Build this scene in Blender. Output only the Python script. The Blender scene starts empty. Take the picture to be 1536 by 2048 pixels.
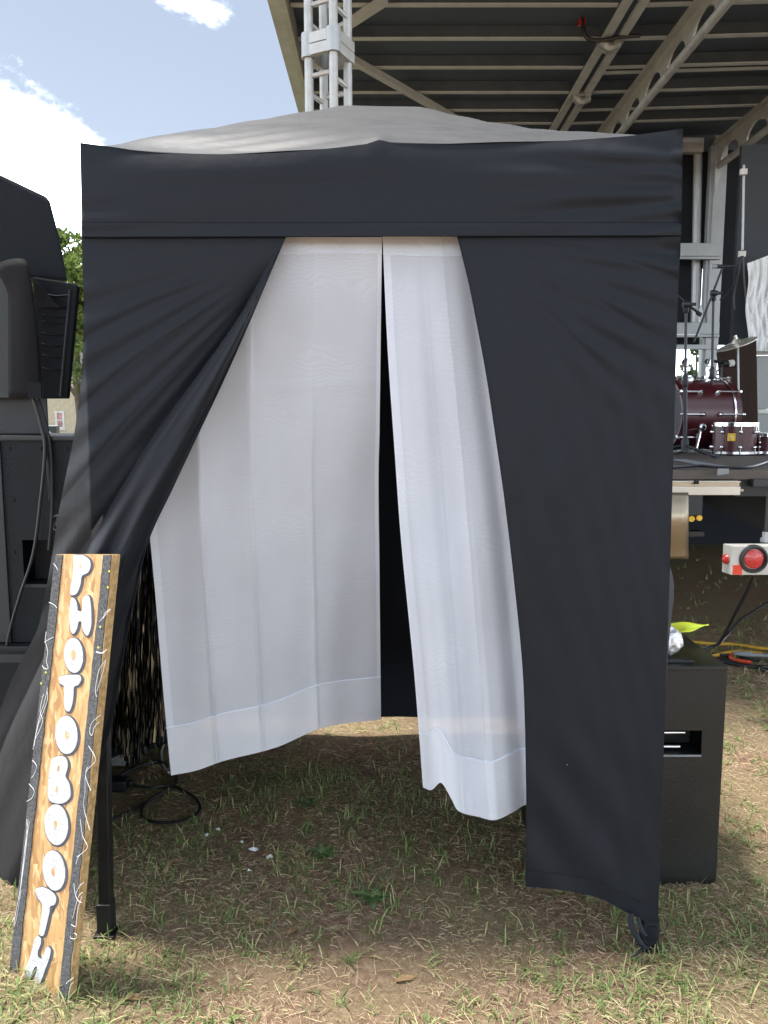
import bpy, bmesh, math, random
import numpy as np
from mathutils import Vector, Matrix
random.seed(7); RNG = np.random.default_rng(11)
S = bpy.context.scene
COL = S.collection
R = math.radians

# ------------------------------------------------------------------ camera
PITCH = R(6.8); CAM = Vector((0, 0, 1.48)); F = 1539.0
cam = bpy.data.cameras.new('camera'); camo = bpy.data.objects.new('camera', cam); COL.objects.link(camo)
camo.location = CAM; camo.rotation_euler = (R(90) - PITCH, 0, 0)
cam.sensor_fit = 'VERTICAL'; cam.sensor_height = 36; cam.lens = F / 2048 * 36
cam.clip_start = 0.05; cam.clip_end = 2000
S.camera = camo
FWD = Vector((0, math.cos(PITCH), -math.sin(PITCH))); UP = Vector((0, math.sin(PITCH), math.cos(PITCH)))
def ray(px, py): return FWD + Vector(((px - 768) / F, 0, 0)) + UP * ((1024 - py) / F)
def aty(px, py, Y):
    r = ray(px, py); return CAM + r * (Y / r.y)
def atz(px, py, Z):
    r = ray(px, py); return CAM + r * ((Z - CAM.z) / r.z)

# ------------------------------------------------------------------ light
SUN = Vector((-0.24, 0.05, 0.97)).normalized()
sun = bpy.data.lights.new('sun', 'SUN'); sun.energy = 2.2; sun.angle = R(9.0); sun.color = (1, .955, .89)
so = bpy.data.objects.new('sun', sun); COL.objects.link(so); so.rotation_euler = SUN.to_track_quat('Z', 'Y').to_euler(); so.location = (0, 0, 30)
S.view_settings.view_transform = 'Standard'; S.view_settings.look = 'None'; S.view_settings.gamma = 1
S.view_settings.use_curve_mapping = False; S.view_settings.exposure = 1.78
S.cycles.max_bounces = 8; S.cycles.transparent_max_bounces = 12; S.cycles.transmission_bounces = 6
S.cycles.use_denoising = True; S.cycles.sample_clamp_indirect = 8

def nd(nt, typ, **kw):
    n = nt.nodes.new(typ)
    for k, v in kw.items():
        if k in n.inputs.keys() if isinstance(k, str) else False: n.inputs[k].default_value = v
        else: setattr(n, k, v)
    return n

def build_world():
    w = bpy.data.worlds.new('World'); S.world = w; w.use_nodes = True
    nt = w.node_tree; nt.nodes.clear(); L = nt.links.new
    out = nt.nodes.new('ShaderNodeOutputWorld'); bg = nt.nodes.new('ShaderNodeBackground')
    sky = nt.nodes.new('ShaderNodeTexSky'); sky.sky_type = 'NISHITA'; sky.sun_disc = False
    sky.sun_elevation = math.asin(SUN.z); sky.sun_rotation = math.atan2(SUN.x, SUN.y); sky.air_density = 1.0; sky.dust_density = 1.2; sky.ozone_density = 1.0
    tc = nt.nodes.new('ShaderNodeTexCoord')
    def noise(scale, detail, rough, off):
        mp = nt.nodes.new('ShaderNodeMapping'); mp.inputs['Location'].default_value = off; mp.inputs['Scale'].default_value = (1, 1, 1.7)
        L(tc.outputs['Generated'], mp.inputs['Vector'])
        n = nt.nodes.new('ShaderNodeTexNoise'); n.inputs['Scale'].default_value = scale; n.inputs['Detail'].default_value = detail; n.inputs['Roughness'].default_value = rough
        L(mp.outputs['Vector'], n.inputs['Vector']); return n.outputs['Fac']
    def math_(op, a, b=None, clamp=False):
        m = nt.nodes.new('ShaderNodeMath'); m.operation = op; m.use_clamp = clamp
        for i, v in enumerate((a, b)):
            if v is None: continue
            if isinstance(v, (int, float)): m.inputs[i].default_value = v
            else: L(v, m.inputs[i])
        return m.outputs[0]
    n1 = noise(8.0, 8, .64, (0.3, .1, .7)); n2 = noise(34.0, 7, .68, (1.3, 2.1, .2))
    # coverage: scattered banks all round, raised out of view as added fill light, thicker low down, plus the banks seen in the photograph
    low = noise(1.6, 2, .5, (3.1, .4, 1.2))
    cov = math_('SUBTRACT', math_('MULTIPLY', low, 1.2), .41)
    sep = nt.nodes.new('ShaderNodeSeparateXYZ'); L(tc.outputs['Generated'], sep.inputs[0])
    hz = math_('SUBTRACT', 1.0, math_('MULTIPLY', sep.outputs['Z'], 3.1), clamp=True)
    cov = math_('ADD', cov, math_('MULTIPLY', hz, .62))
    def blob(px, py, rad, amt, sx=1.0):
        d = ray(px, py).normalized()
        vs = nt.nodes.new('ShaderNodeVectorMath'); vs.operation = 'SUBTRACT'; L(tc.outputs['Generated'], vs.inputs[0]); vs.inputs[1].default_value = d
        vm = nt.nodes.new('ShaderNodeVectorMath'); vm.operation = 'MULTIPLY'; L(vs.outputs[0], vm.inputs[0]); vm.inputs[1].default_value = (1 / sx, 1, 1)
        ln = nt.nodes.new('ShaderNodeVectorMath'); ln.operation = 'LENGTH'; L(vm.outputs[0], ln.inputs[0])
        f = math_('SUBTRACT', 1.0, math_('DIVIDE', ln.outputs['Value'], rad), clamp=True)
        return math_('MULTIPLY', f, amt)
    for b in ((-60, 400, .24, 1.25, 1.1), (50, 300, .11, .62, 1), (150, 470, .12, .75, .8), (165, 262, .05, .22, 1), (325, -2, .062, .66, 2.0), (410, 28, .042, .56, 1.5), (565, 108, .05, .24, 1.5), (560, 60, .06, .1, 1), (230, 0, .04, .2, 1),
              (330, 200, .36, -.62, 1.6), (480, 150, .22, -.2, 1), (100, 90, .2, -.3, 1)):
        cov = math_('ADD', cov, blob(*b))
    dens = math_('ADD', cov, math_('ADD', math_('MULTIPLY', math_('SUBTRACT', n1, .5), 1.25), math_('MULTIPLY', math_('SUBTRACT', n2, .5), .95)))
    fac = nt.nodes.new('ShaderNodeMapRange'); fac.interpolation_type = 'SMOOTHSTEP'; fac.inputs['From Min'].default_value = .0; fac.inputs['From Max'].default_value = .78
    L(dens, fac.inputs['Value'])
    mix = nt.nodes.new('ShaderNodeMix'); mix.data_type = 'RGBA'
    cl_ = math_('POWER', fac.outputs[0], 2.2); veil = math_('MAXIMUM', cl_, math_('ADD', math_('MULTIPLY', low, .02), math_('ADD', math_('MULTIPLY', hz, .06), .004))); L(veil, mix.inputs['Factor']); hs = nt.nodes.new('ShaderNodeHueSaturation'); hs.inputs['Saturation'].default_value = .62; hs.inputs['Hue'].default_value = .498; L(sky.outputs[0], hs.inputs['Color']); L(hs.outputs[0], mix.inputs['A']); mix.inputs['B'].default_value = (33.5, 36.5, 40.0, 1)
    L(mix.outputs['Result'], bg.inputs['Color']); bg.inputs['Strength'].default_value = .050
    L(bg.outputs[0], out.inputs['Surface'])
build_world()

# ------------------------------------------------------------------ materials
MATS = {}
def mat(name, col, rough=.6, metal=0, var=.12, scale=8.0, bump=0.0, bscale=60.0, spec=.5, sheen=0, coat=0, col2=None, detail=5, stretch=(1, 1, 1)):
    if name in MATS: return MATS[name]
    m = bpy.data.materials.new(name); m.use_nodes = True; nt = m.node_tree; L = nt.links.new
    b = nt.nodes['Principled BSDF']; b.inputs['Roughness'].default_value = rough; b.inputs['Metallic'].default_value = metal
    b.inputs['Specular IOR Level'].default_value = spec; b.inputs['Sheen Weight'].default_value = sheen; b.inputs['Coat Weight'].default_value = coat
    b.inputs['Sheen Roughness'].default_value = .45
    tc = nt.nodes.new('ShaderNodeTexCoord'); mp = nt.nodes.new('ShaderNodeMapping'); mp.inputs['Scale'].default_value = stretch
    L(tc.outputs['Object'], mp.inputs['Vector'])
    n = nt.nodes.new('ShaderNodeTexNoise'); n.inputs['Scale'].default_value = scale; n.inputs['Detail'].default_value = detail; n.inputs['Roughness'].default_value = .6
    L(mp.outputs[0], n.inputs['Vector'])
    r = nt.nodes.new('ShaderNodeValToRGB'); e = r.color_ramp.elements
    c2 = col2 or tuple(min(1, c * (1 + var)) for c in col); c1 = tuple(c * (1 - var) for c in col) if not col2 else col
    e[0].position = .32; e[1].position = .68; e[0].color = (*c1, 1); e[1].color = (*c2, 1)
    L(n.outputs['Fac'], r.inputs[0]); L(r.outputs[0], b.inputs['Base Color'])
    rr = nt.nodes.new('ShaderNodeMapRange'); rr.inputs['To Min'].default_value = max(0, rough - .08); rr.inputs['To Max'].default_value = min(1, rough + .08)
    L(n.outputs['Fac'], rr.inputs['Value']); L(rr.outputs[0], b.inputs['Roughness'])
    if bump:
        n2 = nt.nodes.new('ShaderNodeTexNoise'); n2.inputs['Scale'].default_value = bscale; n2.inputs['Detail'].default_value = 6
        L(mp.outputs[0], n2.inputs['Vector'])
        bp = nt.nodes.new('ShaderNodeBump'); bp.inputs['Strength'].default_value = bump; bp.inputs['Distance'].default_value = .01
        L(n2.outputs['Fac'], bp.inputs['Height']); L(bp.outputs[0], b.inputs['Normal'])
    MATS[name] = m; return m

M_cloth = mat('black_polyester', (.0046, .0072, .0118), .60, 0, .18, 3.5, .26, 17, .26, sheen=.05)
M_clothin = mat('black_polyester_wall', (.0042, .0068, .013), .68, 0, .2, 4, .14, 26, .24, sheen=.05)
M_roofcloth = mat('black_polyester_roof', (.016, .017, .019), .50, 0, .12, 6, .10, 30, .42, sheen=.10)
M_legm = mat('black_steel', (.006, .007, .009), .45, 0, .3, 20, .08, 120, .5)
M_alu = mat('aluminium', (.44, .44, .42), .5, .5, .12, 14, .06, 90)
M_galv = mat('galvanised', (.40, .42, .42), .5, .5, .07, 10, .06, 60)
M_beam = mat('beam_paint', (.46, .47, .455), .45, .3, .14, 6, .05, 40)
M_web = mat('purlin_web_shaded', (.075, .098, .125), .55, 0, .14, 6, .05, 40)  # same metal as the flange, darkened to paint in the web's shade
M_flange = mat('flange_bounce_lit', (.50, .53, .54), .5, .15, .1, 6, .05, 40)  # lightened copy, light bounced up from the ground put into the colour
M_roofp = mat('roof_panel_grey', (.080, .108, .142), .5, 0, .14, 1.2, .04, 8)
M_dark = mat('black_plastic', (.004, .006, .009), .5, 0, .25, 10, .15, 180)
M_cab = mat('cabinet_black', (.006, .009, .012), .55, 0, .25, 7, .4, 320, .25)
M_subg = mat('cabinet_olive_black', (.010, .0105, .009), .42, 0, .35, 3, .25, 260, .4)
M_recess = mat('recess_black', (.004, .004, .005), .8, 0, .1)
M_cover = mat('padded_cover', (.006, .008, .011), .75, 0, .2, 8, .25, 40, .22)
M_coverin = mat('cover_flap_grey', (.0075, .0072, .009), .8, 0, .14, 8, .25, 190, .2)
M_cable = mat('cable_rubber', (.012, .013, .015), .42, 0, .2, 30)
M_yel = mat('cable_yellow', (.62, .36, .03), .5, 0, .14, 30)
M_org = mat('cable_orange', (.70, .075, .025), .5, 0, .14, 30)
M_whitep = mat('white_paint', (.55, .54, .49), .5, 0, .16, 7, .05, 50)
M_whitem = mat('white_rail_paint', (.66, .60, .50), .5, .0, .07, 5, .05, 60)
M_red = mat('tail_lens_red', (.52, .022, .022), .2, 0, .3, 70, .3, 130, coat=.5)
M_redt = mat('reflector_red', (.75, .05, .02), .35, 0, .08, 40)
M_rub = mat('rubber_grommet', (.025, .025, .028), .55, 0, .2, 30)
M_tan = mat('flap_metal_tan', (.34, .29, .21), .35, .75, .15, 4, .04, 30)
M_deck = mat('deck_plywood', (.085, .068, .055), .6, 0, .3, 5, .2, 60, stretch=(.4, 2, 1))
M_tape = mat('grey_tape', (.22, .24, .25), .6, 0, .1, 20)
M_chrome = mat('chrome', (.75, .75, .76), .16, 1, .1, 20)
M_drum = mat('wine_lacquer', (.045, .003, .006), (.34), 0, .16, 5, coat=.08, stretch=(4, 4, .6))
M_drumhead = mat('drum_head', (.72, .71, .67), .5, 0, .06)
M_badge = mat('brass_badge', (.75, .48, .06), .3, .4, .2, 40)
M_brown = mat('brown_stain', (.022, .0105, .007), .6, 0, .35, 5, .1, 60, .15, stretch=(1, 1, .2))
M_black_drape = mat('stage_drape', (.009, .012, .017), .9, 0, .25, 4)
M_dpanel = mat('stage_side_panel', (.018, .022, .025), .6, 0, .15, 3)
M_sid = mat('grey_siding', (.26, .27, .26), .5, 0, .07, 4)
M_brick = mat('tan_block', (.46, .385, .27), .85, 0, .13, 3.0, .2, 9)
M_cymbal = mat('cymbal_bronze', (.75, .72, .62), .42, .9, .12, 20)
M_mulch = mat('dead_leaf', (.30, .19, .09), .8, 0, .35, 60)
M_paper = mat('paper_scrap', (.82, .82, .80), .8, 0, .05, 60)
M_bag = mat('yellow_bag', (.66, .60, .03), .35, 0, .0, 14, .2, 50, col2=(.62, .95, .08))
M_foil = mat('foil', (.80, .81, .83), .3, .6, .12, 60, .8, 90)

def lint(m):
    nt = m.node_tree; L = nt.links.new; b = nt.nodes['Principled BSDF']; src = b.inputs['Base Color'].links[0].from_socket
    tc = nt.nodes.new('ShaderNodeTexCoord'); v = nt.nodes.new('ShaderNodeTexVoronoi'); v.inputs['Scale'].default_value = 7; L(tc.outputs['Object'], v.inputs[0])
    lt = nt.nodes.new('ShaderNodeMath'); lt.operation = 'LESS_THAN'; lt.inputs[1].default_value = .016; L(v.outputs['Distance'], lt.inputs[0])
    mx = nt.nodes.new('ShaderNodeMix'); mx.data_type = 'RGBA'; L(lt.outputs[0], mx.inputs['Factor']); L(src, mx.inputs['A']); mx.inputs['B'].default_value = (.20, .20, .20, 1); L(mx.outputs['Result'], b.inputs['Base Color'])
lint(M_cloth); lint(M_clothin)
def mat_attr(name, rough=.7, trans=.25):
    m = bpy.data.materials.new(name); m.use_nodes = True; nt = m.node_tree; L = nt.links.new
    b = nt.nodes['Principled BSDF']; b.inputs['Roughness'].default_value = rough; b.inputs['Specular IOR Level'].default_value = .3
    a = nt.nodes.new('ShaderNodeAttribute'); a.attribute_name = 'col'; L(a.outputs['Color'], b.inputs['Base Color'])
    if trans:
        t = nt.nodes.new('ShaderNodeBsdfTranslucent'); L(a.outputs['Color'], t.inputs['Color'])
        mx = nt.nodes.new('ShaderNodeMixShader'); mx.inputs[0].default_value = trans
        L(b.outputs[0], mx.inputs[1]); L(t.outputs[0], mx.inputs[2]); L(mx.outputs[0], nt.nodes['Material Output'].inputs['Surface'])
    return m
M_blade = mat_attr('grass_blade', .55, .3); M_straw = mat_attr('dry_straw', .8, .12); M_leaf = mat_attr('leaf', .5, .35)

def mat_sheer(name, dens):
    """sheer voile: weave passes part of the light; dens = how closed the weave is"""
    m = bpy.data.materials.new(name); m.use_nodes = True; nt = m.node_tree; L = nt.links.new
    out = nt.nodes['Material Output']; nt.nodes.remove(nt.nodes['Principled BSDF'])
    d = nt.nodes.new('ShaderNodeBsdfDiffuse'); d.inputs['Color'].default_value = (.82, .87, .96, 1)
    t = nt.nodes.new('ShaderNodeBsdfTranslucent'); t.inputs['Color'].default_value = (.83, .87, .95, 1)
    g = nt.nodes.new('ShaderNodeBsdfTransparent')
    a = nt.nodes.new('ShaderNodeMixShader'); a.inputs[0].default_value = .3; L(d.outputs[0], a.inputs[1]); L(t.outputs[0], a.inputs[2])
    tc = nt.nodes.new('ShaderNodeTexCoord'); mp = nt.nodes.new('ShaderNodeMapping'); mp.inputs['Scale'].default_value = (1, 1, .35)
    L(tc.outputs['Object'], mp.inputs[0])
    n = nt.nodes.new('ShaderNodeTexNoise'); n.inputs['Scale'].default_value = 7; n.inputs['Detail'].default_value = 3; L(mp.outputs[0], n.inputs[0])
    wv = nt.nodes.new('ShaderNodeTexWave'); wv.wave_type = 'BANDS'; wv.bands_direction = 'Z'; wv.inputs['Scale'].default_value = 24; wv.inputs['Distortion'].default_value = 26; wv.inputs['Detail'].default_value = 3; wv.inputs['Detail Scale'].default_value = .45
    L(tc.outputs['Object'], wv.inputs[0])
    s1 = nt.nodes.new('ShaderNodeMath'); s1.operation = 'MULTIPLY_ADD'; L(n.outputs['Fac'], s1.inputs[0]); s1.inputs[1].default_value = .16; s1.inputs[2].default_value = dens - .08 - .03
    nb = nt.nodes.new('ShaderNodeTexNoise'); nb.inputs['Scale'].default_value = 4.5; L(tc.outputs['Object'], nb.inputs[0]); sm = nt.nodes.new('ShaderNodeMapRange'); sm.inputs['From Min'].default_value = .42; sm.inputs['From Max'].default_value = .65; sm.inputs['To Max'].default_value = .05; L(nb.outputs['Fac'], sm.inputs['Value']); s2 = nt.nodes.new('ShaderNodeMath'); s2.operation = 'MULTIPLY_ADD'; L(wv.outputs['Fac'], s2.inputs[0]); L(sm.outputs[0], s2.inputs[1]); L(s1.outputs[0], s2.inputs[2]); s2.use_clamp = True
    b = nt.nodes.new('ShaderNodeMixShader'); L(s2.outputs[0], b.inputs[0]); L(g.outputs[0], b.inputs[1]); L(a.outputs[0], b.inputs[2])
    L(b.outputs[0], out.inputs['Surface']); return m
M_sheer = mat_sheer('sheer_voile', .82); M_hem = mat_sheer('sheer_voile_double', .96)

def mat_osb():
    m = bpy.data.materials.new('strand_board'); m.use_nodes = True; nt = m.node_tree; L = nt.links.new
    b = nt.nodes['Principled BSDF']; b.inputs['Roughness'].default_value = .6
    tc = nt.nodes.new('ShaderNodeTexCoord'); prev = None
    nz = nt.nodes.new('ShaderNodeTexNoise'); nz.inputs['Scale'].default_value = 16; nz.inputs['Detail'].default_value = 2; L(tc.outputs['Object'], nz.inputs[0])
    for k, (rot, sc, seed) in enumerate(((R(8), (66, 66, 17), 0), (R(38), (84, 84, 20), 4), (R(-32), (78, 78, 18), 9))):
        mp = nt.nodes.new('ShaderNodeMapping'); mp.inputs['Rotation'].default_value = (0, rot, .1); mp.inputs['Scale'].default_value = sc; mp.inputs['Location'].default_value = (seed, seed * 2, seed)
        ad = nt.nodes.new('ShaderNodeVectorMath'); ad.operation = 'MULTIPLY_ADD'; L(nz.outputs['Color'], ad.inputs[0]); ad.inputs[1].default_value = (.03, .03, .03); L(tc.outputs['Object'], ad.inputs[2])
        L(ad.outputs[0], mp.inputs[0])
        v = nt.nodes.new('ShaderNodeTexVoronoi'); v.inputs['Scale'].default_value = 1.0; L(mp.outputs[0], v.inputs['Vector'])
        s = nt.nodes.new('ShaderNodeSeparateColor'); L(v.outputs['Color'], s.inputs[0])
        r = nt.nodes.new('ShaderNodeValToRGB'); e = r.color_ramp.elements
        e[0].position = .0; e[0].color = (.42, .22, .085, 1); e[1].position = 1; e[1].color = (.74, .54, .29, 1)
        x = e.new(.35); x.color = (.54, .32, .13, 1); x = e.new(.75); x.color = (.64, .41, .18, 1)
        L(s.outputs[0], r.inputs[0])
        if prev is None: prev = r.outputs[0]
        else:
            gt = nt.nodes.new('ShaderNodeMath'); gt.operation = 'GREATER_THAN'; gt.inputs[1].default_value = .55; L(s.outputs[1], gt.inputs[0])
            mx = nt.nodes.new('ShaderNodeMix'); mx.data_type = 'RGBA'; L(gt.outputs[0], mx.inputs['Factor']); L(prev, mx.inputs['A']); L(r.outputs[0], mx.inputs['B']); prev = mx.outputs['Result']
    L(prev, b.inputs['Base Color'])
    bp = nt.nodes.new('ShaderNodeBump'); bp.inputs['Strength'].default_value = .35; bp.inputs['Distance'].default_value = .003
    bw = nt.nodes.new('ShaderNodeRGBToBW'); L(prev, bw.inputs[0]); L(bw.outputs[0], bp.inputs['Height']); L(bp.outputs[0], b.inputs['Normal'])
    return m
M_osb = mat_osb()
M_osbedge = mat('strand_board_edge', (.40, .27, .12), .85, 0, .4, 90, .5, 120, stretch=(1, 1, .6))
M_felt = mat('dark_grey_paint', (.035, .036, .040), .8, 0, .0, 170, .3, 260, col2=(.15, .152, .155), detail=3)
M_letw = mat('letter_white', (.60, .61, .62), .75, 0, .10, 60, .3, 110)
M_letg = mat('letter_shadow_grey', (.085, .085, .10), .75, 0, .2, 60, .1, 120)
M_glue = mat('white_line_paint', (.82, .82, .80), .5, 0, .05, 60)

def mat_ground():
    m = bpy.data.materials.new('worn_lawn_soil'); m.use_nodes = True; nt = m.node_tree; L = nt.links.new
    b = nt.nodes['Principled BSDF']; b.inputs['Roughness'].default_value = .95; b.inputs['Specular IOR Level'].default_value = .1
    tc = nt.nodes.new('ShaderNodeTexCoord')
    def noi(s, d, ro=.6):
        n = nt.nodes.new('ShaderNodeTexNoise'); n.inputs['Scale'].default_value = s; n.inputs['Detail'].default_value = d; n.inputs['Roughness'].default_value = ro
        L(tc.outputs['Object'], n.inputs[0]); return n.outputs['Fac']
    def ramp(f, *st):
        r = nt.nodes.new('ShaderNodeValToRGB'); e = r.color_ramp.elements
        e[0].position, e[0].color = st[0][0], (*st[0][1], 1); e[1].position, e[1].color = st[-1][0], (*st[-1][1], 1)
        for p, c in st[1:-1]: x = e.new(p); x.color = (*c, 1)
        L(f, r.inputs[0]); return r.outputs[0]
    def mix(f, a, c):
        x = nt.nodes.new('ShaderNodeMix'); x.data_type = 'RGBA'; L(f, x.inputs['Factor']); L(a, x.inputs['A']); L(c, x.inputs['B']); return x.outputs['Result']
    soil = ramp(noi(38, 8, .7), (.3, (.15, .095, .068)), (.52, (.33, .215, .15)), (.72, (.52, .38, .265)))
    green = ramp(noi(60, 6, .7), (.3, (.18, .15, .08)), (.7, (.44, .35, .21)))
    patch = ramp(noi(1.3, 5, .65), (.42, (0, 0, 0)), (.62, (1, 1, 1)))
    near = mix(patch, soil, green)
    sp = nt.nodes.new('ShaderNodeSeparateXYZ'); L(tc.outputs['Object'], sp.inputs[0])
    mr = nt.nodes.new('ShaderNodeMapRange'); mr.inputs['From Min'].default_value = 5; mr.inputs['From Max'].default_value = 11; L(sp.outputs['Y'], mr.inputs['Value'])
    far = ramp(noi(3, 8, .7), (.3, (.06, .068, .03)), (.7, (.15, .145, .075)))
    L(mix(mr.outputs[0], near, far), b.inputs['Base Color'])
    bp = nt.nodes.new('ShaderNodeBump'); bp.inputs['Strength'].default_value = .9; bp.inputs['Distance'].default_value = .02; L(noi(70, 8, .75), bp.inputs['Height']); L(bp.outputs[0], b.inputs['Normal'])
    return m

# ------------------------------------------------------------------ mesh helper
class MB:
    def __init__(s): s.v = []; s.f = []
    def add(s, vs, fs):
        o = len(s.v); s.v += [Vector(v) for v in vs]; s.f += [tuple(i + o for i in f) for f in fs]; return s
    def box(s, a, b):
        (x0, y0, z0), (x1, y1, z1) = a, b
        return s.add([(x0, y0, z0), (x1, y0, z0), (x1, y1, z0), (x0, y1, z0), (x0, y0, z1), (x1, y0, z1), (x1, y1, z1), (x0, y1, z1)],
                     [(0, 3, 2, 1), (4, 5, 6, 7), (0, 1, 5, 4), (1, 2, 6, 5), (2, 3, 7, 6), (3, 0, 4, 7)])
    def hexa(s, q0, q1):
        return s.add(list(q0) + list(q1), [(0, 3, 2, 1), (4, 5, 6, 7), (0, 1, 5, 4), (1, 2, 6, 5), (2, 3, 7, 6), (3, 0, 4, 7)])
    def beam(s, p, q, w, h, up=(0, 0, 1)):
        p = Vector(p); q = Vector(q); d = (q - p).normalized(); up = Vector(up)
        x = d.cross(up).normalized() * w / 2; y = x.cross(d).normalized() * h / 2
        c = lambda o: [o - x - y, o + x - y, o + x + y, o - x + y]
        return s.hexa(c(p), c(q))
    def tube(s, pts, r, n=8, caps=True):
        pts = [Vector(p) for p in pts]; m = len(pts); rs = r if isinstance(r, (list, tuple)) else [r] * m
        rings = []; prev = None
        for i, p in enumerate(pts):
            t = (pts[min(i + 1, m - 1)] - pts[max(i - 1, 0)]).normalized()
            if prev is None: a = t.cross(Vector((0, 0, 1)) if abs(t.z) < .9 else Vector((1, 0, 0))).normalized()
            else: a = (prev - t * prev.dot(t)).normalized()
            prev = a; b = t.cross(a)
            rings.append([p + (a * math.cos(2 * math.pi * k / n) + b * math.sin(2 * math.pi * k / n)) * rs[i] for k in range(n)])
        vs = [v for rg in rings for v in rg]; fs = []
        for i in range(m - 1):
            for k in range(n):
                fs.append((i * n + k, i * n + (k + 1) % n, (i + 1) * n + (k + 1) % n, (i + 1) * n + k))
        if caps: fs.append(tuple(range(n - 1, -1, -1))); fs.append(tuple((m - 1) * n + k for k in range(n)))
        return s.add(vs, fs)
    def lathe(s, o, axis, prof, n=24):
        o = Vector(o); ax = Vector(axis).normalized(); a = ax.cross(Vector((0, 0, 1)) if abs(ax.z) < .9 else Vector((1, 0, 0))).normalized(); b = ax.cross(a)
        vs = []; fs = []
        for (t, r) in prof:
            for k in range(n): vs.append(o + ax * t + (a * math.cos(2 * math.pi * k / n) + b * math.sin(2 * math.pi * k / n)) * max(r, 1e-5))
        for i in range(len(prof) - 1):
            for k in range(n): fs.append((i * n + k, i * n + (k + 1) % n, (i + 1) * n + (k + 1) % n, (i + 1) * n + k))
        return s.add(vs, fs)
    def prism(s, front, back):
        n = len(front)
        return s.add(list(front) + list(back), [tuple(range(n)), tuple(range(2 * n - 1, n - 1, -1))] + [(i, n + i, n + (i + 1) % n, (i + 1) % n) for i in range(n)])
    def grid(s, fn, nu, nv):
        vs = [fn(i / nu, j / nv) for j in range(nv + 1) for i in range(nu + 1)]
        fs = [(j * (nu + 1) + i, j * (nu + 1) + i + 1, (j + 1) * (nu + 1) + i + 1, (j + 1) * (nu + 1) + i) for j in range(nv) for i in range(nu)]
        return s.add(vs, fs)
    def build(s, name, m, parent=None, smooth=False, bevel=0, loc=None):
        o0 = parent_loc(parent) if parent else (Vector(loc) if loc is not None else Vector())
        me = bpy.data.meshes.new(name); me.from_pydata([tuple(v - o0) for v in s.v], [], s.f); me.materials.append(m)
        bm = bmesh.new(); bm.from_mesh(me); bmesh.ops.recalc_face_normals(bm, faces=bm.faces)
        if bevel:
            bmesh.ops.bevel(bm, geom=[e for e in bm.edges if len(e.link_faces) == 2 and e.calc_face_angle(0) > .6], offset=bevel, segments=2, affect='EDGES', profile=.6)
        bm.to_mesh(me); bm.free()
        if smooth:
            me.polygons.foreach_set('use_smooth', [True] * len(me.polygons))
            try: me.set_sharp_from_angle(angle=R(40))
            except Exception: pass
        o = bpy.data.objects.new(name, me); COL.objects.link(o)
        if parent: o.parent = parent
        elif loc is not None: o.location = loc
        return o
def parent_loc(p):
    v = Vector()
    while p: v += p.location; p = p.parent
    return v
def tag(o, label=None, cat=None, group=None, kind=None):
    if label: o['label'] = label
    if cat: o['category'] = cat
    if group: o['group'] = group
    if kind: o['kind'] = kind
    return o
def thing(name, loc, label, cat, group=None):
    o = bpy.data.objects.new(name, None); COL.objects.link(o); o.location = loc; o.empty_display_size = .1
    return tag(o, label, cat, group)
def key(ks, t):
    if t <= ks[0][0]: return ks[0][1]
    for (a, x), (b, y) in zip(ks, ks[1:]):
        if t <= b:
            f = (t - a) / (b - a); return x + (y - x) * f
    return ks[-1][1]
def skey(ks, t):   # smooth (Catmull-Rom) version
    n = len(ks)
    if t <= ks[0][0]: return ks[0][1]
    if t >= ks[-1][0]: return ks[-1][1]
    for i in range(n - 1):
        if t <= ks[i + 1][0]:
            a, p1 = ks[i]; b, p2 = ks[i + 1]
            m1 = (p2 - ks[i - 1][1]) / (b - ks[i - 1][0]) if i > 0 else (p2 - p1) / (b - a)
            m2 = (ks[i + 2][1] - p1) / (ks[i + 2][0] - a) if i + 2 < n else (p2 - p1) / (b - a)
            h = b - a; f = (t - a) / h
            return (2*f**3-3*f*f+1)*p1 + (f**3-2*f*f+f)*h*m1 + (-2*f**3+3*f*f)*p2 + (f**3-f*f)*h*m2
def sstep(a, b, x):
    t = min(1, max(0, (x - a) / (b - a))); return t * t * (3 - 2 * t)
def catmull(pts, k=5, closed=True):
    P = [Vector(p) for p in pts]; n = len(P); out = []
    for i in range(n if closed else n - 1):
        p0, p1, p2, p3 = (P[(i - 1) % n] if closed or i > 0 else P[0]), P[i], P[(i + 1) % n], (P[(i + 2) % n] if closed or i + 2 < n else P[-1])
        for j in range(k):
            t = j / k; out.append(.5 * ((2 * p1) + (-p0 + p2) * t + (2*p0 - 5*p1 + 4*p2 - p3) * t*t + (-p0 + 3*p1 - 3*p2 + p3) * t**3))
    if not closed: out.append(P[-1])
    return out
def np_mesh(name, verts, faces_flat, nper, m, cols=None, smooth=False):
    me = bpy.data.meshes.new(name); nv = len(verts); nf = len(faces_flat) // nper
    me.vertices.add(nv); me.vertices.foreach_set('co', np.asarray(verts, np.float32).ravel())
    me.loops.add(len(faces_flat)); me.loops.foreach_set('vertex_index', np.asarray(faces_flat, np.int32))
    me.polygons.add(nf); me.polygons.foreach_set('loop_start', np.arange(nf, dtype=np.int32) * nper)
    me.update(calc_edges=True); me.materials.append(m)
    if cols is not None:
        a = me.color_attributes.new('col', 'FLOAT_COLOR', 'POINT')
        c = np.ones((nv, 4), np.float32); c[:, :3] = cols; a.data.foreach_set('color', c.ravel())
    me.polygons.foreach_set('use_smooth', [smooth] * nf)
    o = bpy.data.objects.new(name, me); COL.objects.link(o); return o

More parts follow.
